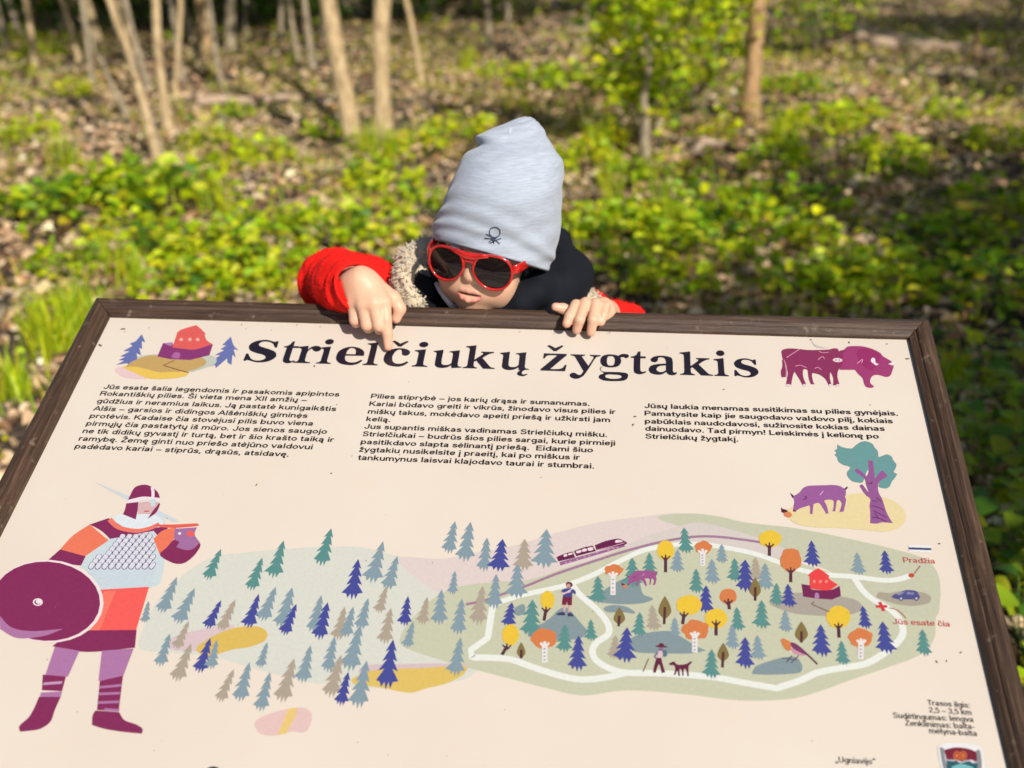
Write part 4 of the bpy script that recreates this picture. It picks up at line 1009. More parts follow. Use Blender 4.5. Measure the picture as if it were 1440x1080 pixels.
blend(0.55*np.clip(1-np.linalg.norm(lc-[0.032, -0.010, -0.005], axis=1)/0.020, 0, 1), (0.66, 0.27, 0.18))
blend(0.55*np.clip(1-np.linalg.norm(lc-[-0.032, -0.010, -0.005], axis=1)/0.020, 0, 1), (0.66, 0.27, 0.18))
blend(0.9*near_curve(up, 0.0024), (0.50, 0.13, 0.11)); blend(0.95*near_curve(dn, 0.0038), (0.56, 0.16, 0.14))
inside = np.clip(1-np.abs((lc[:, 1]+0.0192)/0.0026), 0, 1)*(np.abs(lc[:, 0]) < 0.0165)*(lc[:, 2] > -0.012)*(lc[:, 2] < 0.0055)
blend(np.clip(inside*1.6, 0, 1), (0.16, 0.03, 0.03))
for q in [OB(533, 458, .03), OB(516, 457, .03), OB(499, 452, .03), OB(546, 489, .0085), OB(561, 446, .025), OB(811, 466, .012), OB(831, 469, .011), OB(797, 456, .021), OB(845, 454, .021), OB(780, 431, .026)]:
    blend(0.55*np.clip(1.3-np.linalg.norm(bv-q, axis=1)/0.010, 0, 1), (0.68, 0.32, 0.24))
for q_ in ((545, 452, .036), (544.2, 455.5, .034), (545.5, 470, .0225), (545.6, 473, .0215)):  # index finger creases: reddish tint, with the crease shade put into the skin colour
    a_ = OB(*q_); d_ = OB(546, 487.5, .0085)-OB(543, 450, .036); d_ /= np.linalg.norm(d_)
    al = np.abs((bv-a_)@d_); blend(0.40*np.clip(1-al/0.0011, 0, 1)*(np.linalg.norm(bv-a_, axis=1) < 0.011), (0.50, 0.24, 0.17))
mot = np.clip(wnoise(bv, 130, 31)*0.5+0.3, 0, 1); blend(0.22*mot, (0.66, 0.31, 0.22))
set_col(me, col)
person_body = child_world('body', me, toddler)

# finger nails on the visible tips
# ---- clothes
def cloth(name, kind, color, rough=0.8, sheen=0.0, bump=0.4, scale=400):
    t = NT(name); b = t.bsdf(Roughness=rough)
    v = t.coord(); n = t.noise(v, scale, 3, 0.6); m = t.noise(v, 22, 4)
    c = t.ramp(m, [(0.3, tuple(x*0.86 for x in color)), (0.7, tuple(min(1, x*1.08) for x in color))])
    t.l(c, b.inputs['Base Color']); b.inputs['Sheen Weight'].default_value = sheen; b.inputs['Specular IOR Level'].default_value = 0.22
    t.bump(n, bump, 0.001, b); return t.m
RED = cloth('red_jacket_cloth', 0, (0.72, 0.008, 0.004), 0.85, 0.0, 0.8, 380)
DARKNAVY = cloth('dark_navy_cloth', 0, (0.0040, 0.0055, 0.0100), 0.85, 0.0, 0.8, 420)
FLEECE = cloth('beige_fleece', 0, (0.50, 0.42, 0.30), 0.95, 0.4, 0.8, 260)
J = Field()
J.cap(P(590, 462, 1.63), P(810, 466, 1.62), 0.058, 0.058, 0.04)
J.cap(P(700, 530, 1.65), np.array([0.50, 0.235, 0.48]), 0.100, 0.110, 0.06)
J.chain([P(585, 442, 1.625), P(510, 408, 1.60), P(464, 398, 1.552)], [0.048, 0.046, 0.041], 0.02)
J.chain([P(464, 398, 1.552), P(481, 397, 1.49), P(496, 401, 1.452)], [0.041, 0.038, 0.034], 0.016)
J.chain([P(815, 452, 1.62), P(905, 520, 1.66)], [0.046, 0.044], 0.02)
J.chain([P(905, 520, 1.66), P(872, 462, 1.575), P(857, 449, 1.545)], [0.044, 0.034, 0.027], 0.016)
ax = (P(497, 401, 1.44)-P(474, 400, 1.50)); ax /= np.linalg.norm(ax)
cu0 = P(497, 401, 1.444)
J.cap(cu0-ax*0.022, cu0+ax*0.06, 0.0265, 0.028, 0.002, -1)      # open cuff
def jd(X):
    along = (X-cu0)@ax; rad = np.linalg.norm(X-cu0-along[:, None]*ax, axis=1)
    cut = np.exp(-((along-(-0.006))/0.0035)**2)*0.0030*(rad < 0.06)
    arm = np.clip((0.11-np.linalg.norm(X-P(470, 400, 1.53), axis=1))/0.05, 0, 1)
    w = 0.0042*wnoise(X, 55, 3)+0.0026*np.abs(wnoise(X, 105, 5))+0.0010*wnoise(X, 320, 15)
    rings = 0.0026*np.sin(along*150+2.6*wnoise(X, 36, 9))*arm
    seam = -0.0025*np.exp(-((np.linalg.norm(X-P(446, 398, 1.60), axis=1)-0.060)/0.003)**2)
    return w+rings+cut+seam
jv, jf = skin(J, 0.0030, jd); jv = relax(jv, jf, 1, 0.35)
jacket = child_world('jacket', mesh_np('jacket', jv, jf, [RED], True), toddler)
# short pile of the plush jacket
nb_ = np.zeros(len(jv)*3); jacket.data.vertices.foreach_get('normal', nb_); jn = nb_.reshape(-1, 3)
dl_ = np.minimum(np.linalg.norm(jv-P(480, 398, 1.50), axis=1), np.linalg.norm(jv-P(860, 450, 1.56), axis=1))
cand = np.where(dl_ < 0.13)[0]; pk = rng.choice(cand, min(14000, len(cand)*3)); m_ = len(pk)
p0_ = jv[pk]+rng.normal(0, 0.0010, (m_, 3)); dd_ = rng.normal(0, 1, (m_, 3)); tip_ = p0_+jn[pk]*rng.uniform(0.0008, 0.0024, m_)[:, None]+dd_*0.0008
sd_ = np.cross(jn[pk], dd_); sd_ /= np.linalg.norm(sd_, axis=1)[:, None]+1e-9; sd_ *= 0.0004
jt = np.stack([p0_-sd_, p0_+sd_, tip_], 1).reshape(-1, 3)
jp = link('plush_pile', mesh_np('plush_pile', jt, np.arange(m_*3).reshape(-1, 3), [RED]), jacket); jp['kind'] = 'stuff'
# cuff binding of the pointing hand's sleeve
def ring_tube(name, pts, r, mat, parent, closed=True, seg=8):
    pts = np.array(pts); n = len(pts); V = []; F = []
    for i in range(n):
        a_ = pts[(i-1) % n] if closed or i > 0 else pts[i]; b_ = pts[(i+1) % n] if closed or i < n-1 else pts[i]
        d_ = b_-a_; d_ /= np.linalg.norm(d_); u_ = np.cross(d_, [0.31, 0.2, 0.93]); u_ /= np.linalg.norm(u_); w_ = np.cross(d_, u_)
        rr_ = r[i] if hasattr(r, '__len__') else r
        for k in range(seg):
            th = 2*np.pi*k/seg; V.append(pts[i]+(u_*math.cos(th)+w_*math.sin(th))*rr_)
    m = n if closed else n-1
    for i in range(m):
        for k in range(seg):
            a_ = i*seg+k; b_ = i*seg+(k+1) % seg; c_ = ((i+1) % n)*seg+(k+1) % seg; d_ = ((i+1) % n)*seg+k
            F.append((a_, b_, c_, d_))
    if not closed:
        F.append(tuple(range(seg))[::-1]); F.append(tuple(range((n-1)*seg, n*seg)))
    me = mesh(name, V, F, [mat], True)
    return child_world(name, me, toddler) if parent is toddler else link(name, me, parent)
uu = np.cross(ax, CD); uu /= np.linalg.norm(uu); ww = np.cross(ax, uu)
th = np.linspace(0, 2*np.pi, 40, endpoint=False)
cp = [cu0+ax*0.018+(uu*math.cos(a_)+ww*math.sin(a_))*(0.0300+0.0012*math.sin(3*a_)) for a_ in th]
ring_tube('cuff_binding', cp, 0.0028, RED, toddler)
# trousers and boots (behind the board)
TR = Field(); BT = Field()
for s in (-1, 1):
    TR.chain([hip+[s*0.045, 0, 0.02], np.array([0.50+s*0.055, 0.20, 0.25]), np.array([0.50+s*0.06, 0.23, 0.09])], [0.075, 0.055, 0.043], 0.03)
    BT.cap(np.array([0.50+s*0.06, 0.23, 0.10]), np.array([0.50+s*0.06, 0.23, 0.04]), 0.041, 0.040, 0.01)
    BT.cap(np.array([0.50+s*0.06, 0.225, 0.025]), np.array([0.50+s*0.065, 0.13, 0.020]), 0.036, 0.030, 0.012)
v_, f_ = skin(TR, 0.006, lambda X: 0.004*wnoise(X, 50, 8)); child_world('trousers', mesh_np('trousers', v_, f_, [DARKNAVY], True), toddler)
v_, f_ = skin(BT, 0.005); BOOT = cloth('boot_rubber', 0, (0.05, 0.05, 0.06), 0.5)
bo = child_world('boots', mesh_np('boots', v_, f_, [BOOT], True), toddler)

# dark navy snood and hood around the neck
N = Field()
def seg(pts, rs, k=0.02): N.chain([P(*q) for q in pts], rs, k)
seg([(600, 402, 1.53), (602, 430, 1.555), (620, 458, 1.56)], [0.020, 0.030, 0.032])
seg([(598, 398, 1.545), (610, 374, 1.565)], [0.022, 0.018])
seg([(620, 458, 1.56), (672, 474, 1.555), (722, 472, 1.55)], [0.032, 0.030, 0.032])
seg([(722, 472, 1.55), (762, 452, 1.55), (786, 410, 1.55)], [0.032, 0.040, 0.037])
seg([(742, 458, 1.54), (768, 424, 1.54), (782, 386, 1.55)], [0.030, 0.033, 0.028])
seg([(788, 406, 1.555), (792, 382, 1.58), (777, 350, 1.61)], [0.034, 0.030, 0.028])
seg([(604, 424, 1.58), (660, 410, 1.66), (740, 400, 1.665), (790, 400, 1.60)], [0.028, 0.040, 0.042, 0.034])
N.cap(P(700, 490, 1.58), P(700, 460, 1.60), 0.075, 0.060, 0.03)
N.chain([P(756, 396, 1.500), P(742, 418, 1.488), P(716, 444, 1.492)], [0.014, 0.018, 0.018], 0.02)
nv, nf = skin(N, 0.0028, lambda X: 0.0028*np.sin((X@(CR*0.45+CD*0.9))*95+2.2*wnoise(X, 22, 2))+0.0032*np.abs(wnoise(X, 62, 4))+0.0016*np.sin((X@(CR*0.8-CD*0.5))*150+3*wnoise(X, 30, 14)))
child_world('snood', mesh_np('snood', nv, nf, [DARKNAVY], True), toddler)

# fleece collar of the jacket: a body and loops of pile on it
FC = Field()
FC.chain([P(583, 424, 1.52), P(580, 398, 1.545), P(586, 372, 1.575), P(602, 356, 1.60)], [0.017, 0.027, 0.028, 0.021], 0.01)
FC.chain([P(604, 352, 1.605), P(650, 380, 1.66), P(740, 400, 1.68), P(812, 408, 1.60)], [0.016, 0.026, 0.028, 0.018], 0.012)
FC.chain([P(812, 412, 1.60), P(828, 421, 1.56), P(838, 440, 1.54)], [0.014, 0.012, 0.012], 0.01)
fv, ff = skin(FC, 0.0022, lambda X: 0.0016*wnoise(X, 330, 6)+0.0012*wnoise(X, 600, 7))
collar = child_world('fleece_collar', mesh_np('fleece_collar', fv, ff, [FLEECE], True), toddler)
pick = rng.choice(len(fv), 2600, replace=False)
fn = np.zeros((len(fv), 3)); collar.data.vertices.foreach_get('normal', fn.ravel()) if False else None
nb_ = np.zeros(len(fv)*3); collar.data.vertices.foreach_get('normal', nb_); fn = nb_.reshape(-1, 3)
TV = []; TF = []
for i in pick:
    p0 = fv[i]; n_ = fn[i]; d_ = rng.normal(0, 1, 3); d_ -= n_*(d_@n_); d_ /= np.linalg.norm(d_); s_ = np.cross(n_, d_)*0.0007
    h = rng.uniform(0.0025, 0.0055); b0 = len(TV)
    for k, (a_, z_) in enumerate(((0, -0.0005), (0.3, 0.7), (0.8, 1.0), (1.3, 0.7), (1.5, 0.1))):
        q = p0+n_*h*z_+d_*h*a_*0.8
        TV += [q-s_, q+s_]
        if k: TF.append((b0+2*k-2, b0+2*k-1, b0+2*k+1, b0+2*k))
pile = child_world('fleece_pile', mesh('fleece_pile', TV, TF, [FLEECE], True), toddler); pile['kind'] = 'stuff'
for o_ in (pile,):
    o_.parent = collar; o_.matrix_parent_inverse = Matrix.Identity(4); o_.matrix_basis = Matrix.Identity(4)
# light shirt collar with a zip under the chin
SHIRT = cloth('pale_grey_shirt', 0, (0.55, 0.55, 0.58), 0.8)
ring_tube('shirt_collar', [P(613, 398, 1.505), P(619, 409, 1.500), P(627, 420, 1.500), P(637, 432, 1.500), P(650, 446, 1.505)], [0.0028, 0.0036, 0.0040, 0.0040, 0.0040], SHIRT, toddler, closed=False)
t = NT('zip_metal'); b = t.bsdf(Roughness=0.3, Metallic=1.0); b.inputs['Base Color'].default_value = (0.25, 0.25, 0.27, 1)
zp = [P(639, 431, 1.492)+(CR*math.cos(a_)+CD*math.sin(a_))*0.0028 for a_ in np.linspace(0, 2*np.pi, 12, endpoint=False)]
ring_tube('zip_pull', zp, 0.0008, t.m, toddler)
# hair by the ear
HAIR = cloth('brown_hair', 0, (0.060, 0.028, 0.014), 0.5, 0, 0.8, 900)
HR_ = Field()
HR_.ell(hd(0, 0.066, -0.098), (0.0715, 0.074, 0.082), HRm, 0.01)
HR_.cap(hd(0.066, 0.045, -0.060), hd(0.068, 0.020, -0.066), 0.008, 0.005, 0.008)
HR_.cap(hd(-0.066, 0.045, -0.060), hd(-0.068, 0.020, -0.066), 0.008, 0.005, 0.008)
HR_.ell(hd(0, -0.020, 0.02), (0.066, 0.082, 0.075), HRm, 0.004, -1)
v_, f_ = skin(HR_, 0.003, lambda X: 0.0012*wnoise(X, 400, 12)); child_world('hair', mesh_np('hair', v_, f_, [HAIR], True), toddler)
# eyes behind the lenses
t = NT('eye_white'); b = t.bsdf(Roughness=0.15); b.inputs['Base Color'].default_value = (0.7, 0.68, 0.66, 1)
t2 = NT('eye_iris'); b = t2.bsdf(Roughness=0.1); b.inputs['Base Color'].default_value = (0.06, 0.03, 0.015, 1)
import bmesh
for s in (-1, 1):
    bm = bmesh.new(); bmesh.ops.create_uvsphere(bm, u_segments=16, v_segments=12, radius=0.0105)
    Rm = Matrix([list(HEADR[i]) + [0] for i in range(3)] + [[0, 0, 0, 1]])
    c = hd(s*0.029, 0.031, -0.0085)
    bm.transform(Matrix.Translation(Vector(c)) @ Rm)
    for f in bm.faces:
        d_ = (np.array(f.calc_center_median())-c)@HEADR
        f.material_index = 1 if math.hypot(d_[0], d_[1]) < 0.005 and d_[2] > 0 else 0; f.smooth = True
    me = bpy.data.meshes.new('eye'); bm.to_mesh(me); bm.free(); me.materials.append(t.m); me.materials.append(t2.m)
    child_world('eye', me, toddler)

# ---- sunglasses
def lens_outline(s, n=48, grow=0.0):
    out = []
    for a_ in np.linspace(0, 2*np.pi, n, endpoint=False):
        c, si = math.cos(a_), math.sin(a_)
        rx, ry = 0.0246+grow, 0.0214+grow
        e = 2.35
        x = rx*np.sign(c)*abs(c)**(2/e); y = ry*np.sign(si)*abs(si)**(2/e)
        if y < 0: x = x*(1-0.20*(-y/ry)**1.5)+s*0.0022*(-y/ry); y *= 1.08
        out.append((x, y))
    return out
def face_pt(s, x, y, z=0.0):
    """lens plane, toed back a little towards the temples"""
    cx, cy, cz = s*0.0318, 0.0205, 0.0160
    k = math.radians(9)*s; tl = math.radians(6)
    xx = x*math.cos(k)+z*math.sin(k); zz = -x*math.sin(k)+z*math.cos(k)
    yy = y*math.cos(tl)+zz*math.sin(tl)*0; zz2 = zz+y*math.sin(tl)
    bow = -0.0025*((x/0.026)**2+(y/0.024)**2)*0.6
    return hd(cx+xx, cy+yy, cz+zz2+bow)
t = NT('red_glasses_plastic'); b = t.bsdf(Roughness=0.16); b.inputs['Base Color'].default_value = (0.70, 0.020, 0.014, 1)
b.inputs['Coat Weight'].default_value = 0.6; b.inputs['Coat Roughness'].default_value = 0.05
nz = t.noise(t.coord(), 90, 2); t.l(t.ramp(nz, [(0.3, (0.33, 0.004, 0.005)), (0.7, (0.50, 0.010, 0.008))]), b.inputs['Base Color'])
GFR = t.m
t = NT('smoked_lens'); b = t.bsdf(Roughness=0.04); b.inputs['Base Color'].default_value = (0.006, 0.003, 0.004, 1)
b.inputs['Specular IOR Level'].default_value = 0.45
LENS = t.m
V = []; F = []
for s in (-1, 1):
    sec = []
    outer = lens_outline(s, 48, 0.0026); inner = lens_outline(s, 48, -0.0006)
    b0 = len(V); n = 48
    for i in range(n):
        (xo, yo), (xi, yi) = outer[i], inner[i]
        xm, ym = (xo+xi)/2, (yo+yi)/2
        for (x, y, z) in ((xi, yi, -0.002), (xi, yi, 0.0006), (xm, ym, 0.0018), (xo, yo, 0.0008), (xo, yo, -0.0022)):
            V.append(face_pt(s, x, y, z))
    for i in range(n):
        for k in range(5):
            a_ = b0+i*5+k; b_ = b0+i*5+(k+1) % 5; c_ = b0+((i+1) % n)*5+(k+1) % 5; d_ = b0+((i+1) % n)*5+k
            F.append((a_, d_, c_, b_))
gl_me = mesh('glasses_frame', V, F, [GFR], True)
glasses = child_world('sunglasses', gl_me, toddler)
def under_glasses(name, V, F, mat, smooth=True, recalc=True):
    me = mesh(name, V, F, [mat], smooth)
    if recalc:
        bm = bmesh.new(); bm.from_mesh(me); bmesh.ops.recalc_face_normals(bm, faces=bm.faces); bm.to_mesh(me); bm.free()
    o = link(name, me, glasses); return o
for s in (-1, 1):
    V = [face_pt(s, 0, 0, 0.0008)]; F = []; n = 48
    for ring in (0.34, 0.68, 1.0):
        for (x, y) in lens_outline(s, n, -0.0004): V.append(face_pt(s, x*ring, y*ring, 0.0008*(1-ring)-0.0006*ring))
    for i in range(n):
        j = (i+1) % n; F.append((0, 1+i, 1+j)); F.append((1+i, 1+n+i, 1+n+j, 1+j)); F.append((1+n+i, 1+2*n+i, 1+2*n+j, 1+n+j))
    under_glasses('lens', V, F, LENS)
# brow bar and nose bridge
def bar(name, pts, hw, hh):
    """swept rounded strip in head coordinates; hw depth half, hh height half"""
    V = []; F = []; n = len(pts)
    for i, q in enumerate(pts):
        q = np.array(q); d_ = np.array(pts[min(i+1, n-1)])-np.array(pts[max(i-1, 0)]); d_ = d_/np.linalg.norm(d_)
        up_ = np.array([0, 1, 0])-d_*d_[1]; up_ /= np.linalg.norm(up_); fw = np.cross(d_, up_)
        H_ = hh[i] if hasattr(hh, '__len__') else hh
        for a_ in np.linspace(0, 2*np.pi, 10, endpoint=False):
            c, si = math.cos(a_), math.sin(a_)
            V.append(hd(*(q+up_*H_*np.sign(si)*abs(si)**0.6+fw*hw*np.sign(c)*abs(c)**0.6)))
    for i in range(n-1):
        for k in range(10): F.append((i*10+k, i*10+(k+1) % 10, (i+1)*10+(k+1) % 10, (i+1)*10+k))
    F.append(tuple(range(10))); F.append(tuple(range((n-1)*10, n*10))[::-1])
    return under_glasses(name, V, F, GFR)
bar('brow_bar', [(-0.026, 0.0420, 0.0190), (-0.016, 0.0405, 0.0198), (-0.006, 0.0385, 0.0212), (0.006, 0.0385, 0.0212), (0.016, 0.0405, 0.0198), (0.026, 0.0420, 0.0190)], 0.0016, [0.0022, 0.0036, 0.0048, 0.0048, 0.0036, 0.0022])
bar('nose_bridge', [(-0.0090, 0.0270, 0.0170), (-0.004, 0.0318, 0.0185), (0.004, 0.0318, 0.0185), (0.0090, 0.0270, 0.0170)], 0.0016, 0.0034)
for s in (-1, 1):
    bar('temple', [(s*0.0570, 0.0270, 0.0095), (s*0.0630, 0.0280, 0.000), (s*0.0685, 0.0295, -0.030), (s*0.0705, 0.030, -0.070), (s*0.070, 0.018, -0.090)], 0.0016, [0.0062, 0.0068, 0.0064, 0.0045, 0.003])

# ---- the beanie: stations up the hat (left and right silhouette, depth half width, centre distance)
ST = [((609, 335), (771, 380), .071, 1.496), ((608, 326), (775, 370), .074, 1.495), ((611, 312), (781, 355), .080, 1.493), ((618, 296), (786, 330), .085, 1.489), ((626, 276), (789, 308), .087, 1.484),
      ((637, 254), (791, 283), .083, 1.480), ((648, 232), (793, 256), .073, 1.478), ((659, 214), (793, 234), .062, 1.478), ((669, 203), (785, 220), .052, 1.478),
      ((676, 194), (775, 205), .043, 1.479), ((689, 184), (768, 192), .034, 1.480), ((705, 177), (763, 181), .026, 1.480), ((720, 170), (758, 173), .017, 1.480), ((731, 166), (750, 167), .009, 1.480)]
ST = [(np.array(a_, float), np.array(b_, float), c_, d_) for a_, b_, c_, d_ in ST]
def hat_station(f):
    f = min(max(f, 0), len(ST)-1.0001); i = int(f); w = f-i
    p = [ST[max(i-1, 0)], ST[i], ST[i+1], ST[min(i+2, len(ST)-1)]]
    def cr(j): 
        p0, p1, p2, p3 = [q[j] for q in p]
        return 0.5*((2*p1)+(-p0+p2)*w+(2*p0-5*p1+4*p2-p3)*w*w+(-p0+3*p1-3*p2+p3)*w**3)
    return cr(0), cr(1), cr(2), cr(3)
NS, NA = 110, 120
V = []
for i in range(NS+1):
    f = (len(ST)-1.0001)*i/NS
    Lp, Rp, dh, dc = hat_station(f)
    mid = (Lp+Rp)/2; hw_px = (Rp-Lp)/2
    C = P(mid[0], mid[1], dc); X_ = (P(Rp[0], Rp[1], dc)-P(Lp[0], Lp[1], dc))/2
    for j in range(NA):
        a_ = 2*np.pi*j/NA; c, si = math.cos(a_), math.sin(a_)
        e = 2.0+0.25*min(f/6, 1)
        x = np.sign(c)*abs(c)**(2/e); z = np.sign(si)*abs(si)**(2/e)      # si>0: towards the camera
        q = C+X_*x-CF*dh*z
        n_ = X_/np.linalg.norm(X_)*c-CF*si; 
        F_ = f
        fold = 0.0
        fold += -0.009*math.exp(-((F_-7.6+0.5*math.sin(a_))/0.55)**2)*max(0, math.cos(a_-2.75))**5       # crease on the left
        fold += 0.007*math.exp(-((F_-8.6)/0.7)**2)*max(0, math.cos(a_-2.5))**3
        fold += -0.0040*math.exp(-((F_-11.0)/0.8)**2)*max(0, math.cos(a_-2.0))**4
        fold += 0.0016*math.sin(5.2*F_+2.0*math.sin(2*a_)+1.0)*math.exp(-((F_-2.2)/1.6)**2)*(0.5+0.5*math.cos(a_-2.9))
        fold += 0.0022*math.sin(4.2*F_+1.8*math.sin(a_*2+1))*math.exp(-((F_-1.6)/1.2)**2)*max(0, math.cos(a_-0.2))
        fold += 0.0018*math.sin(3*a_+0.8*F_)*min(1, F_/3)*(0.7+0.3*math.sin(F_)) + 0.0011*math.sin(3.0*F_+7*a_)*math.sin(2.0*a_+F_*1.3)
        V.append(q+n_*fold+CD*0.0060*max(0, z)*max(0, 1-F_/1.2))
top = P(741, 165, 1.480)
# sag of the hem in front so that it follows the brow
V = np.array(V)
F = [(i*NA+j, i*NA+(j+1) % NA, (i+1)*NA+(j+1) % NA, (i+1)*NA+j) for i in range(NS) for j in range(NA)]
V = np.vstack([V, top[None]]); F += [(NS*NA+j, NS*NA+(j+1) % NA, (NS+1)*NA) for j in range(NA)]
# turned-in hem
axis_up = P(690, 300, 1.48)-P(690, 357, 1.492); axis_up /= np.linalg.norm(axis_up)
C0 = V[:NA].mean(0); b0 = len(V)
rim = [C0+(V[j]-C0)*0.975-axis_up*0.0025 for j in range(NA)]; inn = [C0+(V[j]-C0)*0.93+axis_up*0.012 for j in range(NA)]
V = np.vstack([V, rim, inn])
F += [(b0+j, b0+(j+1) % NA, (j+1) % NA, j) for j in range(NA)] + [(b0+NA+j, b0+NA+(j+1) % NA, b0+(j+1) % NA, b0+j) for j in range(NA)]
t = NT('melange_jersey'); b = t.bsdf(Roughness=0.88); b.inputs['Sheen Weight'].default_value = 0.25
c1 = t.n('ShaderNodeVectorTransform') if False else None
v = t.coord('Object', (1, 1, 1)); 
mp = t.n('ShaderNodeMapping'); mp.inputs['Rotation'].default_value = (0.4, 0.24, 0.1); mp.inputs['Scale'].default_value = (60, 60, 700)
t.l(v, mp.inputs['Vector']); n = t.noise(mp.outputs[0], 1.0, 4, 0.65); m = t.noise(v, 420, 3)
c = t.ramp(n, [(0.28, (0.265, 0.298, 0.360)), (0.52, (0.325, 0.364, 0.436)), (0.78, (0.400, 0.440, 0.515))])
t.l(c, b.inputs['Base Color']); t.bump(m, 0.35, 0.0008, b); HATM = t.m
hat_me = mesh('beanie', V, F, [HATM], True)
bm = bmesh.new(); bm.from_mesh(hat_me); bmesh.ops.recalc_face_normals(bm, faces=bm.faces); bm.to_mesh(hat_me); bm.free()
hat = child_world('beanie', hat_me, toddler)
hb = BVHTree.FromPolygons([tuple(q) for q in V], F)
INKBLUE = cloth('dark_embroidery', 0, (0.035, 0.045, 0.085), 0.8)
def on_hat(px, py, lift=0.0006):
    o_ = Vector(CAM_LOC); d_ = Vector(ray(px, py)).normalized(); h_ = hb.ray_cast(o_, d_)
    return np.array(h_[0])-np.array(d_)*lift
mk = lambda x, y: (590+x/4.696, 155+y/4.696)
strokes = [[mk(497+36*math.cos(a_), 806+34*math.sin(a_)) for a_ in np.linspace(0, 2*np.pi, 25)],
           [mk(478, 836), mk(462, 828), mk(440, 818)], [mk(505, 838), mk(470, 862), mk(458, 870)], [mk(430, 846), mk(470, 848), mk(512, 866), mk(528, 883)],
           [mk(478, 838), mk(492, 880)], [mk(540, 845), mk(505, 858), mk(465, 880)], [mk(520, 830), mk(500, 850), mk(490, 858)]]
for s_ in strokes:
    ring_tube('emblem_stroke', [on_hat(*q) for q in s_], 0.00065, INKBLUE, hat, closed=False, seg=6)
for o_ in [o for o in bpy.data.objects if o.name.startswith('emblem_stroke')]:
    o_.matrix_parent_inverse = Matrix.Identity(4)
# small white label near the peak
LBL = cloth('label_white', 0, (0.42, 0.46, 0.55), 0.7)
q = [on_hat(716, 180, .0012), on_hat(720, 180.5, .0012), on_hat(718.5, 188, .0012), on_hat(715, 187.5, .0012)]
link('sewn_label', mesh('sewn_label', q, [(0, 1, 2, 3)], [LBL]), hat)

# ------------------------------------------------------------------ woodland: plants, litter, stems
def leaf_material(name, trans=0.35, rough=0.5, spec=0.35):
    t = NT(name)
    a = t.n('ShaderNodeVertexColor', layer_name='tint')
    b = t.n('ShaderNodeBsdfPrincipled'); b.inputs['Roughness'].default_value = rough; b.inputs['Specular IOR Level'].default_value = spec
    tr = t.n('ShaderNodeBsdfTranslucent'); mx = t.n('ShaderNodeMixShader'); mx.inputs[0].default_value = trans
    t.l(a.outputs[0], b.inputs['Base Color'])
    g = t.n('ShaderNodeHueSaturation'); g.inputs['Saturation'].default_value = 1.1; g.inputs['Value'].default_value = 1.4
    t.l(a.outputs[0], g.inputs['Color']); t.l(g.outputs[0], tr.inputs['Color'])
    t.l(b.outputs[0], mx.inputs[1]); t.l(tr.outputs[0], mx.inputs[2]); t.l(mx.outputs[0], t.out.inputs['Surface'])
    return t.m
LEAF = leaf_material('green_leaf'); DRY = leaf_material('dry_leaf', 0.10, 0.75, 0.2); BLADE = leaf_material('grass_blade', 0.35)

def leaves(C, D, Nrm, L, W, fold=0.25, curl=0.15):
    """arrays: base point, direction, normal, length, width -> 6-vertex folded leaves"""
    n = len(C); D = D/np.linalg.norm(D, axis=1)[:, None]
    S = np.cross(D, Nrm); S /= (np.linalg.norm(S, axis=1)[:, None]+1e-9); U = np.cross(S, D)
    L = L[:, None]; W = W[:, None]
    v = np.empty((n, 6, 3))
    v[:, 0] = C
    v[:, 1] = C+D*L*0.32+S*W*0.5+U*W*fold
    v[:, 2] = C+D*L*0.72+S*W*0.40+U*(W*fold-L*curl*0.3)
    v[:, 3] = C+D*L-U*L*curl
    v[:, 4] = C+D*L*0.72-S*W*0.40+U*(W*fold-L*curl*0.3)
    v[:, 5] = C+D*L*0.32-S*W*0.5+U*W*fold
    b = (np.arange(n)*6)[:, None]
    f = np.concatenate([b+[0, 1, 2, 3], b+[0, 3, 4, 5]], 0)
    return v.reshape(-1, 3), f
def rand_dirs(n, r, up=0.3, spread=1.0):
    a = r.uniform(0, 2*np.pi, n)
    return np.stack([np.cos(a)*spread, np.sin(a)*spread, up+0.25*r.normal(size=n)], 1)
def up_normals(n, r, tilt=0.35):
    return np.stack([r.normal(0, tilt, n), r.normal(0, tilt, n), np.ones(n)], 1)
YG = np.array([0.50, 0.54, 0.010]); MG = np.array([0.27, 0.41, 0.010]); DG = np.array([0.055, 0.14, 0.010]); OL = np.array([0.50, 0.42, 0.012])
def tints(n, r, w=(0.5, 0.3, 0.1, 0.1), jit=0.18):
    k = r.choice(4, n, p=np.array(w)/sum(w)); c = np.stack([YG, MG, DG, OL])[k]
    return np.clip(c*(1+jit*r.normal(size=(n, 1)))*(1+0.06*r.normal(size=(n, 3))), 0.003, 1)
def leaf_mesh(name, C, D, N_, L, W, T, mat, fold=0.25, curl=0.15):
    v, f = leaves(C, D, N_, L, W, fold, curl); me = mesh_np(name, v, f, [mat], False)
    set_col(me, np.repeat(T, 6, axis=0)); return me

def in_view(n, r, y0, y1, power=1.0, pad=0.15):
    """ground positions spread over the part of the woodland floor around the view"""
    y = y0+(y1-y0)*r.random(n)**power
    half = (y+1.6)*0.66+1.3
    x = 0.68-(y+1.35)*0.10+(r.random(n)*2-1)*half*(1+pad)
    return x, y
def patchy(x, y, f=1.0, s=0.0):
    return np.sin(1.7*f*x+0.6*y*f+s)+np.sin(2.9*f*y-1.1*x*f+1.3+s*2)+0.8*np.sin(4.3*f*x+3.1*f*y+s)+0.6*np.sin(7.7*f*x-5.9*f*y+2*s)

r1 = np.random.default_rng(11)
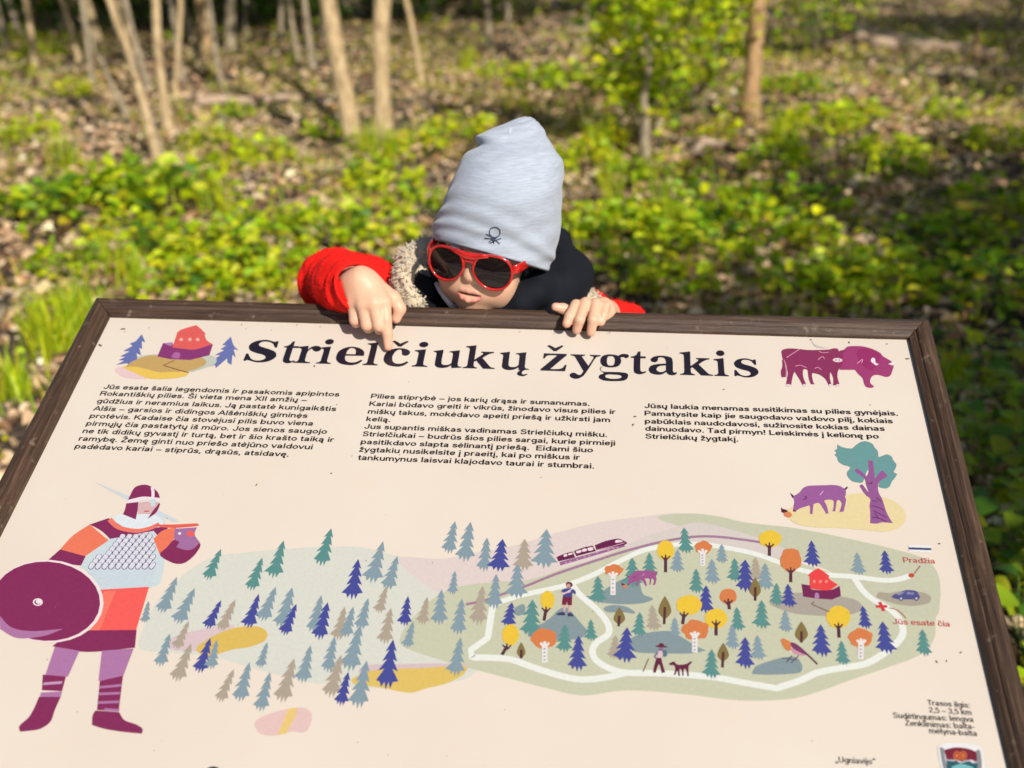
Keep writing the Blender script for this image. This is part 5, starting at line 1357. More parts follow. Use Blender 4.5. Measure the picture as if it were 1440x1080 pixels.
# --- fallen leaves
n = 92000
x, y = in_view(n, r1, 0.3, 18, 0.85)
keep = (patchy(x, y, 1.3, 2.0)+1.6*r1.normal(size=n)) > -1.6
x, y = x[keep], y[keep]; n = len(x)
C = np.stack([x, y, gh(x, y)+0.004+0.018*r1.random(n)], 1)
N_ = up_normals(n, r1, 0.42); D = rand_dirs(n, r1, 0.0)
pal = np.array([(0.58, 0.40, 0.24), (0.66, 0.49, 0.31), (0.34, 0.19, 0.10), (0.12, 0.065, 0.035), (0.70, 0.55, 0.38), (0.46, 0.28, 0.16)])
T = pal[r1.choice(6, n, p=[.26, .20, .18, .12, .10, .14])]*(1+0.15*r1.normal(size=(n, 1)))
T = np.clip(T, 0.02, 0.8)
o = link('leaf_litter', leaf_mesh('leaf_litter', C, D, N_, 0.028+0.06*r1.random(n), 0.018+0.038*r1.random(n), T, DRY, 0.30, 0.22)); tag(o, 'brown fallen leaves covering the woodland floor', 'leaf litter', kind='stuff')
# --- twigs
V = []; F = []
n = 5000; x, y = in_view(n, r1, 0.5, 16, 0.9)
for i in range(n):
    a = r1.uniform(0, np.pi*2); L = r1.uniform(0.08, 0.55); w = r1.uniform(0.0015, 0.005)
    p0 = np.array([x[i], y[i], gh(x[i], y[i])+0.012]); d = np.array([math.cos(a), math.sin(a), r1.normal(0, 0.10)])
    s = np.array([-math.sin(a), math.cos(a), 0])*w; u = np.array([0, 0, w*1.5]); b0 = len(V)
    p1 = p0+d*L*0.5+s*r1.normal(0, 4); p2 = p0+d*L
    for q, k in ((p0, 1), (p1, 0.8), (p2, 0.3)): V += [q-s*k, q+u*k, q+s*k]
    for k in (0, 3):
        for j in range(3): F.append((b0+k+j, b0+k+(j+1) % 3, b0+k+3+(j+1) % 3, b0+k+3+j))
t = NT('dead_twig'); b = t.bsdf(Roughness=0.9); nz = t.noise(t.coord(), 2.0, 2)
t.l(t.ramp(nz, [(0.3, (0.12, 0.08, 0.05)), (0.7, (0.42, 0.33, 0.23))]), b.inputs['Base Color']); TWIG = t.m
o = link('twigs', mesh('twigs', V, F, [TWIG])); tag(o, 'small dead twigs strewn over the litter', 'twigs', kind='stuff')

# --- ground cover: low green leaves in drifts
n = 98000
x, y = in_view(n, r1, 0.1, 17, 0.80)
d_ = patchy(x, y, 1.5, 0.3)*0.8+patchy(x, y, 4.2, 1.1)*0.55
leftish = (x-0.6)/(y+2.5)
bias = 0.35*np.exp(-((y-4.4)/1.6)**2)+0.9*np.clip((1.7-y)/1.5, 0, 1)+0.55*np.clip(leftish*3, 0, 1)-0.75*np.exp(-((x+1.4)/1.5)**2-((y-7.2)/1.8)**2)-0.35*np.clip((y-6)/8, 0, 1)
keep = d_+bias*1.15+0.50*r1.normal(size=n) > 1.85
x, y, d_ = x[keep], y[keep], d_[keep]; n = len(x)
hgt = 0.02+0.075*r1.random(n)**1.3*(1+0.3*np.clip(d_, 0, 2))
C = np.stack([x, y, gh(x, y)+hgt], 1)
T = tints(n, r1, (0.60, 0.24, 0.06, 0.14))
o = link('ground_cover', leaf_mesh('ground_cover', C, rand_dirs(n, r1, 0.15), up_normals(n, r1, 0.45), (Lr := 0.016+0.055*r1.random(n)**1.6), Lr*(0.55+0.35*r1.random(n)), T, LEAF)); tag(o, 'low bright green leafy ground cover in drifts', 'ground cover', kind='stuff')
# --- moss cushions tint the ground with short fuzz
n = 66000
x, y = in_view(n, r1, 0.3, 14, 0.9); m_ = patchy(x, y, 1.1, 4.0)
keep = m_+0.3*r1.normal(size=n) > 0.95; x, y = x[keep], y[keep]; n = len(x)
C = np.stack([x, y, gh(x, y)+0.012+0.01*r1.random(n)], 1)
T = np.array([0.42, 0.37, 0.015])*(1+0.2*r1.normal(size=(n, 1))); T = np.clip(T, 0.01, 1)
o = link('moss', leaf_mesh('moss', C, rand_dirs(n, r1, 0.5), up_normals(n, r1, 0.6), np.full(n, 0.026), np.full(n, 0.018), T, LEAF)); tag(o, 'yellow green moss patches on the soil', 'moss', kind='stuff')
# --- grass
def grass_mesh(name, x, y, h, r, T, wid=0.004, lean=0.35):
    n = len(x); a = r.uniform(0, 2*np.pi, n); s = np.stack([np.cos(a), np.sin(a), np.zeros(n)], 1)*wid
    ln = np.stack([np.cos(a+1.6+r.normal(size=n)*0.5), np.sin(a+1.6+r.normal(size=n)*0.5), np.zeros(n)], 1)*(h*lean*r.uniform(0.3, 1.5, n))[:, None]
    b = np.stack([x, y, gh(x, y)-0.005], 1); up_ = np.stack([np.zeros(n), np.zeros(n), h], 1)
    v = np.stack([b-s, b+s, b+up_*0.55+ln*0.35+s*0.8, b+up_*0.55+ln*0.35-s*0.8, b+up_+ln+s*0.12, b+up_+ln-s*0.12], 1).reshape(-1, 3)
    k = (np.arange(n)*6)[:, None]; f = np.concatenate([k+[0, 1, 2, 3], k+[3, 2, 4, 5]], 0)
    me = mesh_np(name, v, f, [BLADE]); set_col(me, np.repeat(T, 6, axis=0)); return me
n = 36000
x, y = in_view(n, r1, 0.2, 12, 0.7); g_ = patchy(x, y, 1.9, 7.0)
keep = g_+0.7*r1.normal(size=n) > 0.7; x, y = x[keep], y[keep]; n = len(x)
o = link('grass', grass_mesh('grass', x, y, 0.03+0.13*r1.random(n)**1.5, r1, tints(n, r1, (0.6, 0.3, 0.0, 0.10)))); tag(o, 'thin green grass blades between the plants', 'grass', kind='stuff')

# --- individual clumps seen in the photograph (pixel position of the foot, spread and height in metres, look)
def clump_leaves(r, n, spread, height, big=1.0, w=(0.5, 0.35, 0.1, 0.05)):
    a = r.uniform(0, 2*np.pi, n); rad = spread*np.sqrt(r.random(n)); z = height*(0.25+0.75*r.random(n))*(1-0.5*(rad/spread)**2)
    C = np.stack([rad*np.cos(a), rad*np.sin(a), z], 1)
    D = np.stack([np.cos(a), np.sin(a), 0.25+0.3*r.normal(size=n)], 1)+0.5*r.normal(size=(n, 3))*[1, 1, 0.3]
    return C, D, up_normals(n, r, 0.4), big*(0.035+0.03*r.random(n)), big*(0.026+0.022*r.random(n)), tints(n, r, w)
def stems_mesh(name, tops, r, mat, base_r=0.01, w=0.0016):
    V = []; F = []
    for q in tops:
        b_ = np.array([q[0]*0.25+r.normal(0, base_r), q[1]*0.25+r.normal(0, base_r), -0.02]); s = np.array([w, 0, 0]); s2 = np.array([0, w, 0]); k = len(V)
        V += [b_-s, b_+s2, b_+s, q-s*.6, q+s2*.6, q+s*.6]
        for j in range(3): F.append((k+j, k+(j+1) % 3, k+3+(j+1) % 3, k+3+j))
    return mesh(name, V, F, [mat])
t = NT('green_stem'); b = t.bsdf(Roughness=0.6); b.inputs['Base Color'].default_value = (0.12, 0.20, 0.03, 1); STEM = t.m
PROTO = []
for k in range(5):
    rk = np.random.default_rng(40+k)
    n = [95, 70, 120, 60, 85][k]
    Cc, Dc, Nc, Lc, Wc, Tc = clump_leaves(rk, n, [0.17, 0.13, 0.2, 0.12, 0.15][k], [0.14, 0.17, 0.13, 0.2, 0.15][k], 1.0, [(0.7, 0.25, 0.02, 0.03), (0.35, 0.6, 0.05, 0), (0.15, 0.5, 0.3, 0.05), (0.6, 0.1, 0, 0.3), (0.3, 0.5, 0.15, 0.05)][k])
    PROTO.append((leaf_mesh('foliage', Cc, Dc, Nc, Lc, Wc, Tc, LEAF), stems_mesh('stems', Cc[::3], rk, STEM)))
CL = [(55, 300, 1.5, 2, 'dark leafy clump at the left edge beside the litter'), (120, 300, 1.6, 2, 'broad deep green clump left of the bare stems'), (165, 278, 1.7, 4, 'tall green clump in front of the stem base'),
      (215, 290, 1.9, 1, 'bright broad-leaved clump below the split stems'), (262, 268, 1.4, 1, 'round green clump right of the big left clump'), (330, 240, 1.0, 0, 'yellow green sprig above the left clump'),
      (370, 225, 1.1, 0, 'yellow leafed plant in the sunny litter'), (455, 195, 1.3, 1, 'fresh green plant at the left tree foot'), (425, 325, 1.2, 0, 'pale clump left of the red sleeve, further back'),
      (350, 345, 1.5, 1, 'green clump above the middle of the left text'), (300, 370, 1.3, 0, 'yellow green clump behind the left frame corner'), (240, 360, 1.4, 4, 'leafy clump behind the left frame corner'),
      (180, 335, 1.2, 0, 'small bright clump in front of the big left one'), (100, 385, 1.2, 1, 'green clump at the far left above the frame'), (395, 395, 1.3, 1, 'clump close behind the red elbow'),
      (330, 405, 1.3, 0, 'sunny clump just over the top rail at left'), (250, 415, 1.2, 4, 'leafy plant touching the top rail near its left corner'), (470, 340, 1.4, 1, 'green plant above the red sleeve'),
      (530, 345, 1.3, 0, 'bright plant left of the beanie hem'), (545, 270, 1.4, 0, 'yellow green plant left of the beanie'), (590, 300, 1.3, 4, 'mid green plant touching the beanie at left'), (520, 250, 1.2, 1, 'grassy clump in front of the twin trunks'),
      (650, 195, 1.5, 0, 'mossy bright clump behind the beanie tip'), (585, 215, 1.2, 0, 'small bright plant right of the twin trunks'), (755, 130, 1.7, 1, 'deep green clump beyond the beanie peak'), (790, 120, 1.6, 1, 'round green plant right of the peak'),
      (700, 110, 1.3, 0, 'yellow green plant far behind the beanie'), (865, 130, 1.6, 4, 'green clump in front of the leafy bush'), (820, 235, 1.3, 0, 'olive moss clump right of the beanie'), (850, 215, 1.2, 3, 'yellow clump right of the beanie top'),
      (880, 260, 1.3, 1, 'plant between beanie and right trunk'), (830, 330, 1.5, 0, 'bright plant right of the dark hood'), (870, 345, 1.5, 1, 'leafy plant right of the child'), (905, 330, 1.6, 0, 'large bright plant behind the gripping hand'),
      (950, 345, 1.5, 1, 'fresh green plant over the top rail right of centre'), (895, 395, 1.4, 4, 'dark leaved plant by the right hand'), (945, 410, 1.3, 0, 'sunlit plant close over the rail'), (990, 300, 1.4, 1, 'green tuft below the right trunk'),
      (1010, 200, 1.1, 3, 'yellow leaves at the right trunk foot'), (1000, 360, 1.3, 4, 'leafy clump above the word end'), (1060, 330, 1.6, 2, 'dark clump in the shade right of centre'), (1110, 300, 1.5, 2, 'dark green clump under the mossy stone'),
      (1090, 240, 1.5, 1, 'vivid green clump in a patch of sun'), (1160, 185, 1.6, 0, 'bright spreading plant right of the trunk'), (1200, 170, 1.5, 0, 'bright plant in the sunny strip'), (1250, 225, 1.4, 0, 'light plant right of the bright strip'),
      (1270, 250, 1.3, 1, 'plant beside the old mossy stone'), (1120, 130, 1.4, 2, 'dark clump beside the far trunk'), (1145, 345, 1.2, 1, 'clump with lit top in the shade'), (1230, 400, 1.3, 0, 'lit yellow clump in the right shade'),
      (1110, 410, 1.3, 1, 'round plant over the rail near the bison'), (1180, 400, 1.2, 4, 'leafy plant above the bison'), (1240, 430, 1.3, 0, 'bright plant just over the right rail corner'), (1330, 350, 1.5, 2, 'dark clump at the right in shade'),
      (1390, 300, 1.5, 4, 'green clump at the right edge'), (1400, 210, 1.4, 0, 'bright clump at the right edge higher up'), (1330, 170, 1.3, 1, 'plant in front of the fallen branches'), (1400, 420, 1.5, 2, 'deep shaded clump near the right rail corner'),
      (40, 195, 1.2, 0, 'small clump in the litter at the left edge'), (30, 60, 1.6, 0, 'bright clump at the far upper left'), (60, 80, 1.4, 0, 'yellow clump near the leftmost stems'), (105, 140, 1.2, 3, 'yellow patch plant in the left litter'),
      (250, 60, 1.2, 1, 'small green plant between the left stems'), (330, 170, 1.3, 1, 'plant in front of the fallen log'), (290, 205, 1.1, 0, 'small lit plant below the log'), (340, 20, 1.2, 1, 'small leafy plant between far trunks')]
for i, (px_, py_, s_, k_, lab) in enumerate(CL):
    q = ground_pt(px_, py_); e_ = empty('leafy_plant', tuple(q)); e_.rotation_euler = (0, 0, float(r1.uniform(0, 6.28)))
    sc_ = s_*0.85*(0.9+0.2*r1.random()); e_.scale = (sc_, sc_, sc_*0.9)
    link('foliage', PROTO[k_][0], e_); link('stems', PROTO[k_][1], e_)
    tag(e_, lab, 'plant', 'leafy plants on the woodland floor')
# --- the near plants right of the frame, with every leaf a piece of its own
def broad_leaf(seed):
    r = np.random.default_rng(seed); V = []; F = []
    prof = [(0, 0.02), (0.18, 0.62), (0.42, 1.0), (0.68, 0.86), (0.88, 0.42), (1.0, 0.0)]
    for y_, w_ in prof:
        z_ = 0.10*math.sin(y_*3.0)-0.16*y_*y_
        V += [(-0.40*w_*(1+0.08*r.normal()), y_, z_+0.10*w_), (0, y_+0.01, z_), (0.40*w_*(1+0.08*r.normal()), y_, z_+0.10*w_)]
    for i in range(len(prof)-1):
        for j in (0, 1): a_ = i*3+j; F.append((a_, a_+1, a_+4, a_+3))
    return V, F
LMS = []
for k in range(6):
    V, F = broad_leaf(k); me = mesh('leaf', V, F, [LEAF], True)
    c_ = [YG*0.5, MG*0.85, MG*0.7, DG*1.3, YG*0.35+MG*0.3, MG*0.55][k]; set_col(me, np.tile(c_, (len(V), 1))); LMS.append(me)
SEEDL = ['seedling with bright round leaves, second one down the right rail', 'seedling just right of the right frame corner', 'seedling tucked against the upper right rail', 'lit seedling at mid height between rail and picture edge', 'seedling at the picture edge level with the oak print', 'seedling touching the rail beside the boar print', 'seedling touching the rail beside the sandy print ground', 'seedling at the picture edge above the trail sign print', 'seedling touching the rail level with the word Pradžia', 'seedling at the picture edge level with the small flag print', 'seedling touching the rail level with the car print', 'seedling at the picture edge level with the red cross', 'seedling touching the rail level with the red words below', 'seedling at the edge in the shade right of the frame corner', 'seedling highest against the right rail', 'seedling cut by the right picture edge, upper', 'lowest seedling by the right rail', 'seedling cut by the right picture edge, lower']
NEAR = [(1385, 600), (1420, 560), (1350, 560), (1400, 650), (1432, 640), (1372, 640), (1395, 690), (1430, 700), (1405, 740), (1436, 760), (1410, 790), (1440, 820), (1432, 870), (1425, 520), (1380, 530), (1445, 600), (1450, 900), (1460, 730)]
for i, (px_, py_) in enumerate(NEAR):
    q = ground_pt(px_, py_+26); e_ = empty('broad_leaved_seedling', tuple(q)); tops = []
    cr_ = np.random.default_rng(900+i)
    for k in range(int(cr_.integers(7, 13))):
        a_ = cr_.uniform(0, 6.28); rad = cr_.uniform(0.02, 0.085); z_ = cr_.uniform(0.07, 0.17)
        o = link('leaf', LMS[int(cr_.integers(0, 6))], e_); o.location = (rad*math.cos(a_), rad*math.sin(a_), z_)
        o.rotation_euler = (cr_.normal(0.05, 0.25), cr_.normal(0, 0.25), a_-math.pi/2+cr_.normal(0, 0.3)); l_ = cr_.uniform(0.042, 0.072); o.scale = (l_*1.05, l_, l_)
        tops.append(np.array(o.location))
    link('stems', stems_mesh('stems', tops, cr_, STEM, 0.003, 0.0012), e_)
    tag(e_, SEEDL[i], 'seedling', 'green seedlings beside the right frame rail')
# --- grass tufts seen singly
def tuft(px_, py_, n, h, lab):
    q = ground_pt(px_, py_); r = np.random.default_rng(int(px_*7+py_)); x = q[0]+r.normal(0, 0.035, n); y = q[1]+r.normal(0, 0.035, n)
    me = grass_mesh('grass_tuft', x, y, h*(0.5+0.5*r.random(n)), r, tints(n, r, (0.45, 0.5, 0.0, 0.05)), 0.0036, 0.45)
    me.transform(Matrix.Translation(Vector((-q[0], -q[1], -q[2])))); o = link('grass_tuft', me); o.location = tuple(q)
    tag(o, lab, 'grass tuft', 'grass tufts among the plants')
for a_ in [(95, 235, 50, .32, 'pale grass tuft at far left above the green clump'), (310, 300, 60, .22, 'upright grass tuft in the litter left of the sleeve'), (105, 470, 80, .22, 'grass tuft close outside the left rail, upper'),
           (75, 500, 80, .22, 'grass tuft close outside the left rail, lower'), (120, 440, 50, .18, 'small grass tuft at the left frame corner'), (60, 470, 60, .2, 'grass tuft left of the frame corner'), (515, 215, 70, .24, 'grass tuft at the foot of the left twin trunk'),
           (545, 225, 70, .26, 'grass tuft at the foot of the right twin trunk'), (655, 100, 50, .3, 'grass tuft in the open floor behind the beanie'), (840, 215, 50, .3, 'tall grass tuft right of the beanie'), (1110, 230, 70, .32, 'grass tuft below the right trunk'),
           (1090, 205, 60, .3, 'grass tuft near the right trunk foot'), (930, 300, 50, .28, 'grass tuft in front of the sapling stem'), (860, 285, 40, .28, 'grass tuft right of the hood'), (190, 395, 50, .2, 'grass tuft over the left end of the top rail'),
           (1335, 545, 60, .15, 'grass tuft right of the right frame corner'), (150, 380, 50, .2, 'grass tuft above the left frame corner'), (20, 560, 70, .18, 'grass tuft at the left picture edge by the rail')]:
    tuft(*a_)

# --- trees and stems
def bark_mat(name, lo, mid, hi, sc=(7, 7, 1.6)):
    t = NT(name); b = t.bsdf(Roughness=0.85); v = t.coord('Object', sc); n = t.noise(v, 5, 6, 0.65); m = t.noise(t.coord('Object', (2, 2, 1)), 2.2, 3)
    c = t.ramp(n, [(0.32, lo), (0.5, mid), (0.70, hi)]); c = t.mix(t.ramp(m, [(0.52, (0, 0, 0)), (0.66, (0.75, 0.75, 0.75))]), c, (0.10, 0.075, 0.035))
    t.l(c, b.inputs['Base Color']); t.bump(n, 0.9, 0.02, b); return t.m
BARK_TAN = bark_mat('tan_bark', (0.20, 0.125, 0.06), (0.46, 0.33, 0.175), (0.60, 0.46, 0.27))
BARK_GREY = bark_mat('grey_brown_bark', (0.10, 0.075, 0.05), (0.30, 0.235, 0.155), (0.43, 0.35, 0.24))
BARK_ORANGE = bark_mat('orange_brown_bark', (0.15, 0.08, 0.035), (0.40, 0.24, 0.11), (0.50, 0.33, 0.17))
def tube(pts, rs, seg=9, r=None, rough=0.06):
    V = []; F = []; pts = [np.array(p, float) for p in pts]; n = len(pts)
    for i in range(n):
        d = pts[min(i+1, n-1)]-pts[max(i-1, 0)]; d /= np.linalg.norm(d)
        u = np.cross(d, [0.2, 0.97, 0.1]); u /= np.linalg.norm(u); w = np.cross(d, u)
        for k in range(seg):
            th = 2*np.pi*k/seg; rr_ = rs[i]*(1+(r.normal(0, rough) if r is not None else 0))
            V.append(pts[i]+(u*math.cos(th)+w*math.sin(th))*rr_)
    for i in range(n-1):
        for k in range(seg): F.append((i*seg+k, i*seg+(k+1) % seg, (i+1)*seg+(k+1) % seg, (i+1)*seg+k))
    F.append(tuple(range((n-1)*seg, n*seg)))
    return V, F
def spline(pts, n):
    pts = [np.array(p, float) for p in pts]; out = []
    m = len(pts)-1
    for i in range(n+1):
        f = i/n*m; k = min(int(f), m-1); w = f-k
        p0, p1, p2, p3 = pts[max(k-1, 0)], pts[k], pts[k+1], pts[min(k+2, m)]
        out.append(0.5*((2*p1)+(-p0+p2)*w+(2*p0-5*p1+4*p2-p3)*w*w+(-p0+3*p1-3*p2+p3)*w**3))
    return out
def tree(name, cat, lab, group, base_px, mid_px, w_px, H, mat, crown=None, seed=0, leafn=600, branches=5):
    """base and a second point of the stem in the photograph give foot and lean; H = full height"""
    r = np.random.default_rng(seed); g0 = ground_pt(*base_px); dist = (g0-CAM_LOC)@CF
    q = P(mid_px[0], mid_px[1], dist+0.02); lean = (q-g0)/max(q[2]-g0[2], 0.05)
    rad = w_px/FPX*dist/2
    e_ = empty(name, tuple(g0))
    up_ = [np.array([0, 0, -0.15])]+[np.array([lean[0]*z, lean[1]*z*0.5, z])+np.array([r.normal(0, 0.018), r.normal(0, 0.03), 0])*min(z*1.2, 2) for z in np.linspace(0.05, H*0.9, 9)]
    sp = spline(up_, 34); zs = np.array([p[2] for p in sp]); rs = rad*(1-0.72*np.clip(zs/H, 0, 1))*(1+0.55*np.exp(-np.clip(zs, 0, 9)/0.07))
    V, F = tube(sp, rs, 10, r); link('trunk', mesh('trunk', V, F, [mat], True), e_)
    ends = []
    for k in range(branches):
        z0 = H*r.uniform(0.42, 0.85); i0 = int(np.argmin(abs(zs-z0))); p0 = sp[i0]; a_ = r.uniform(0, 6.28); L = H*r.uniform(0.14, 0.28)
        pts = [p0, p0+np.array([math.cos(a_), math.sin(a_), 0.8])*L*0.5, p0+np.array([math.cos(a_)*1.0, math.sin(a_), 1.3])*L]
        V, F = tube(spline(pts, 6), np.linspace(rs[i0]*0.5, rs[i0]*0.12, 7), 6, r); link('branch', mesh('branch', V, F, [mat], True), e_); ends.append((pts[1]+pts[2])/2); ends.append(pts[2])
    ends.append(sp[-1])
    if crown:
        E = np.array(ends); n = leafn; c = E[r.integers(0, len(E), n)]+r.normal(0, crown, (n, 3))*[1, 1, 0.8]
        D = r.normal(size=(n, 3)); N2 = up_normals(n, r, 0.7)
        link('crown', leaf_mesh('crown', c, D, N2, 0.09+0.07*r.random(n), 0.06+0.05*r.random(n), tints(n, r, (0.55, 0.4, 0.05, 0)), LEAF), e_)
    tag(e_, lab, cat, group); return e_
tree('tree', 'tree', 'left of the two pale twin trunks, kinked with a dark left side', None, (499, 208), (480, 60), 26, 6.5, BARK_TAN, 0.6, 1, 1500, 7)
tree('tree', 'tree', 'straight pale right trunk of the two twin trunks', None, (539, 207), (549, 30), 26, 7.0, BARK_TAN, 0.6, 2, 1500, 7)
tree('tree', 'tree', 'orange-brown trunk standing alone at the right', None, (1053, 172), (1058, 20), 24, 6.5, BARK_ORANGE, 0.6, 3, 1800, 7)
tree('tree', 'tree', 'short pale trunk at the top edge, right of the twin trunks', None, (637, 27), (636, -30), 18, 6.5, BARK_TAN, 0.6, 4, 300, 4)
SPECS = [((237, 188), (231, 20), 14, 'upright pale stem rising from the left clump base', BARK_TAN), ((222, 226), (190, 60), 11, 'long stem leaning left from the clump base', BARK_TAN), ((228, 225), (205, 110), 10, 'shorter leaning stem beside the clump base', BARK_GREY),
         ((186, 88), (160, -10), 13, 'slanting stem left of centre in the upper left row', BARK_TAN), ((140, 62), (120, -15), 12, 'slanting stem third from the left', BARK_TAN), ((90, 44), (86, -20), 9, 'thin upright stem second from the left', BARK_GREY),
         ((30, 52), (12, -10), 10, 'leftmost slanting grey stem', BARK_GREY), ((72, 38), (60, -20), 10, 'pale slanting stem near the upper left corner', BARK_TAN), ((293, 78), (295, -10), 22, 'broad shaded trunk in the upper left', BARK_ORANGE),
         ((325, 74), (326, 10), 15, 'grey trunk right of the broad shaded one', BARK_GREY), ((255, 112), (250, 10), 9, 'thin stem left of the broad shaded trunk', BARK_GREY), ((180, 165), (160, 112), 8, 'short leaning stem in the litter', BARK_GREY),
         ((270, 60), (262, -10), 8, 'dark thin stem behind the pale upright one', BARK_GREY), ((418, 84), (414, -10), 7, 'thin stem left of the twin trunks', BARK_GREY), ((368, 26), (369, -20), 10, 'pale far stem between trunks', BARK_TAN),
         ((593, 118), (574, -10), 9, 'thin bending stem right of the twin trunks', BARK_TAN), ((200, 95), (176, 5), 10, 'second slanting stem of the pair in the upper left', BARK_TAN), ((455, 60), (460, -10), 8, 'dark stem just left of the twin trunks', BARK_GREY),
         ((905, 228), (908, 112), 15, 'weathered sapling stem under the leafy bush', BARK_GREY), ((715, 40), (712, -20), 7, 'slender stem far behind the beanie', BARK_GREY), ((1370, 85), (1372, 55), 12, 'stub of a stem by the fallen branches', BARK_ORANGE),
         ((12, 70), (2, 5), 8, 'slim stem cut by the left picture edge', BARK_GREY), ((112, 90), (98, 0), 8, 'slim tan stem between the second and third slanting ones', BARK_TAN), ((165, 45), (150, -15), 8, 'far stem just behind the slanting pair', BARK_GREY), ((246, 140), (262, 20), 8, 'forked stem leaning right behind the pale upright one', BARK_TAN),
         ((278, 96), (300, 0), 7, 'thin stem leaning right before the broad trunk', BARK_TAN), ((395, 50), (398, -10), 7, 'far thin stem left of the dark one', BARK_GREY), ((345, 48), (349, -10), 7, 'thin far stem right of the grey trunk', BARK_GREY), ((210, 130), (196, 40), 8, 'thin slanting stem amid the left clump', BARK_GREY),
         ((612, 30), (604, -20), 8, 'far stem left of the short pale trunk', BARK_GREY), ((820, 60), (826, -10), 8, 'dark far stem right of the beanie', BARK_GREY), ((940, 50), (934, -20), 9, 'stem rising out of the bright bush', BARK_GREY),
         ((50, 95), (46, 0), 9, 'upright stem in front of the leftmost ones', BARK_TAN), ((130, 118), (127, 10), 8, 'upright stem foot in the sunny left litter', BARK_GREY), ((310, 120), (306, 0), 8, 'upright stem before the grey trunk', BARK_GREY),
         ((440, 100), (436, 0), 9, 'grey stem a little left of the twin trunks', BARK_GREY), ((8, 30), (6, -20), 9, 'stem in the upper left corner', BARK_GREY), ((690, 75), (684, -10), 8, 'thin stem beyond the beanie peak at left', BARK_GREY)]
for i, (b_, m_, w_, lab, mt_) in enumerate(SPECS):
    short = lab.startswith(('weathered', 'short', 'stub')); 
    tree('sapling', 'sapling', lab, 'thin stems in the wood', b_, m_, w_, 4.2+0.25*(i % 5) if not short else (0.75 if i != 20 else 0.3), mt_, None if short else 0.45, 50+i, 120, 0 if short else 3)
# leafy bush in the upper right middle
def bush(base_px, H, spread, n, lab, seed, w=(0.6, 0.35, 0.05, 0), nst=9, ls=1.0):
    r = np.random.default_rng(seed); g0 = ground_pt(*base_px); e_ = empty('bush', tuple(g0)); P_ = []
    V = []; F = []
    for k in range(nst):
        a_ = r.uniform(0, 6.28); end = np.array([math.cos(a_)*spread*r.uniform(0.3, 1), math.sin(a_)*spread*r.uniform(0.3, 1), H*r.uniform(0.6, 1.0)])
        mid = end*0.5+[r.normal(0, 0.08), r.normal(0, 0.08), 0.1]; sp = spline([np.zeros(3)-[0, 0, 0.05], mid, end], 7); v, f = tube(sp, np.linspace(0.011, 0.003, 8), 5, r)
        b0 = len(V); V += v; F += [tuple(b0+i for i in q) for q in f]; P_ += sp[2:]
    link('branches', mesh('branches', V, F, [BARK_GREY], True), e_)
    P_ = np.array(P_); c = P_[r.integers(0, len(P_), n)]+r.normal(0, 0.11*ls, (n, 3))
    link('foliage', leaf_mesh('foliage', c, rand_dirs(n, r, 0.1), up_normals(n, r, 0.6), ls*(0.045+0.04*r.random(n)), ls*(0.034+0.03*r.random(n)), tints(n, r, w), LEAF), e_)
    tag(e_, lab, 'bush'); return e_
bush((905, 205), 1.45, 0.75, 1500, 'bright fresh-leaved bush above the weathered sapling stem', 5)
bush((980, 160), 1.2, 0.6, 700, 'light green bush left of the orange-brown trunk', 6)
bush((1150, 75), 1.3, 0.8, 900, 'green bush beyond the orange-brown trunk at right', 7, (0.3, 0.5, 0.2, 0))
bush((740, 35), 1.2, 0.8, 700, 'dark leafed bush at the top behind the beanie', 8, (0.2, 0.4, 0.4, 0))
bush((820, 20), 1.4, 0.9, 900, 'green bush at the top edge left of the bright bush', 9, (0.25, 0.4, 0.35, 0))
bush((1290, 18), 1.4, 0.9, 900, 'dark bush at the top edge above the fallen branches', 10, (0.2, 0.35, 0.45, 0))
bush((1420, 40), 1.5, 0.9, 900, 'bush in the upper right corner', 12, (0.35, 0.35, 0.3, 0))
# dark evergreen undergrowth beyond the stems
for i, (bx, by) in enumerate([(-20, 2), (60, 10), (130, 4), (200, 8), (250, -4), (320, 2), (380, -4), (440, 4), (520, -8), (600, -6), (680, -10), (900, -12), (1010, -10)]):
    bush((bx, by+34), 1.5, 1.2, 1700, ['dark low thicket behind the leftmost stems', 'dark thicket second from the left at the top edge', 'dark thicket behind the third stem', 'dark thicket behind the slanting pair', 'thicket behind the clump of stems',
         'thicket behind the broad shaded trunk', 'thicket behind the pale far stem', 'thicket left of the twin trunks', 'thicket between the twin trunks', 'thicket right of the twin trunks', 'thicket above the beanie', 'thicket behind the bright bush', 'thicket left of the orange-brown trunk'][i], 60+i, (0.03, 0.12, 0.85, 0), 8, 1.5)
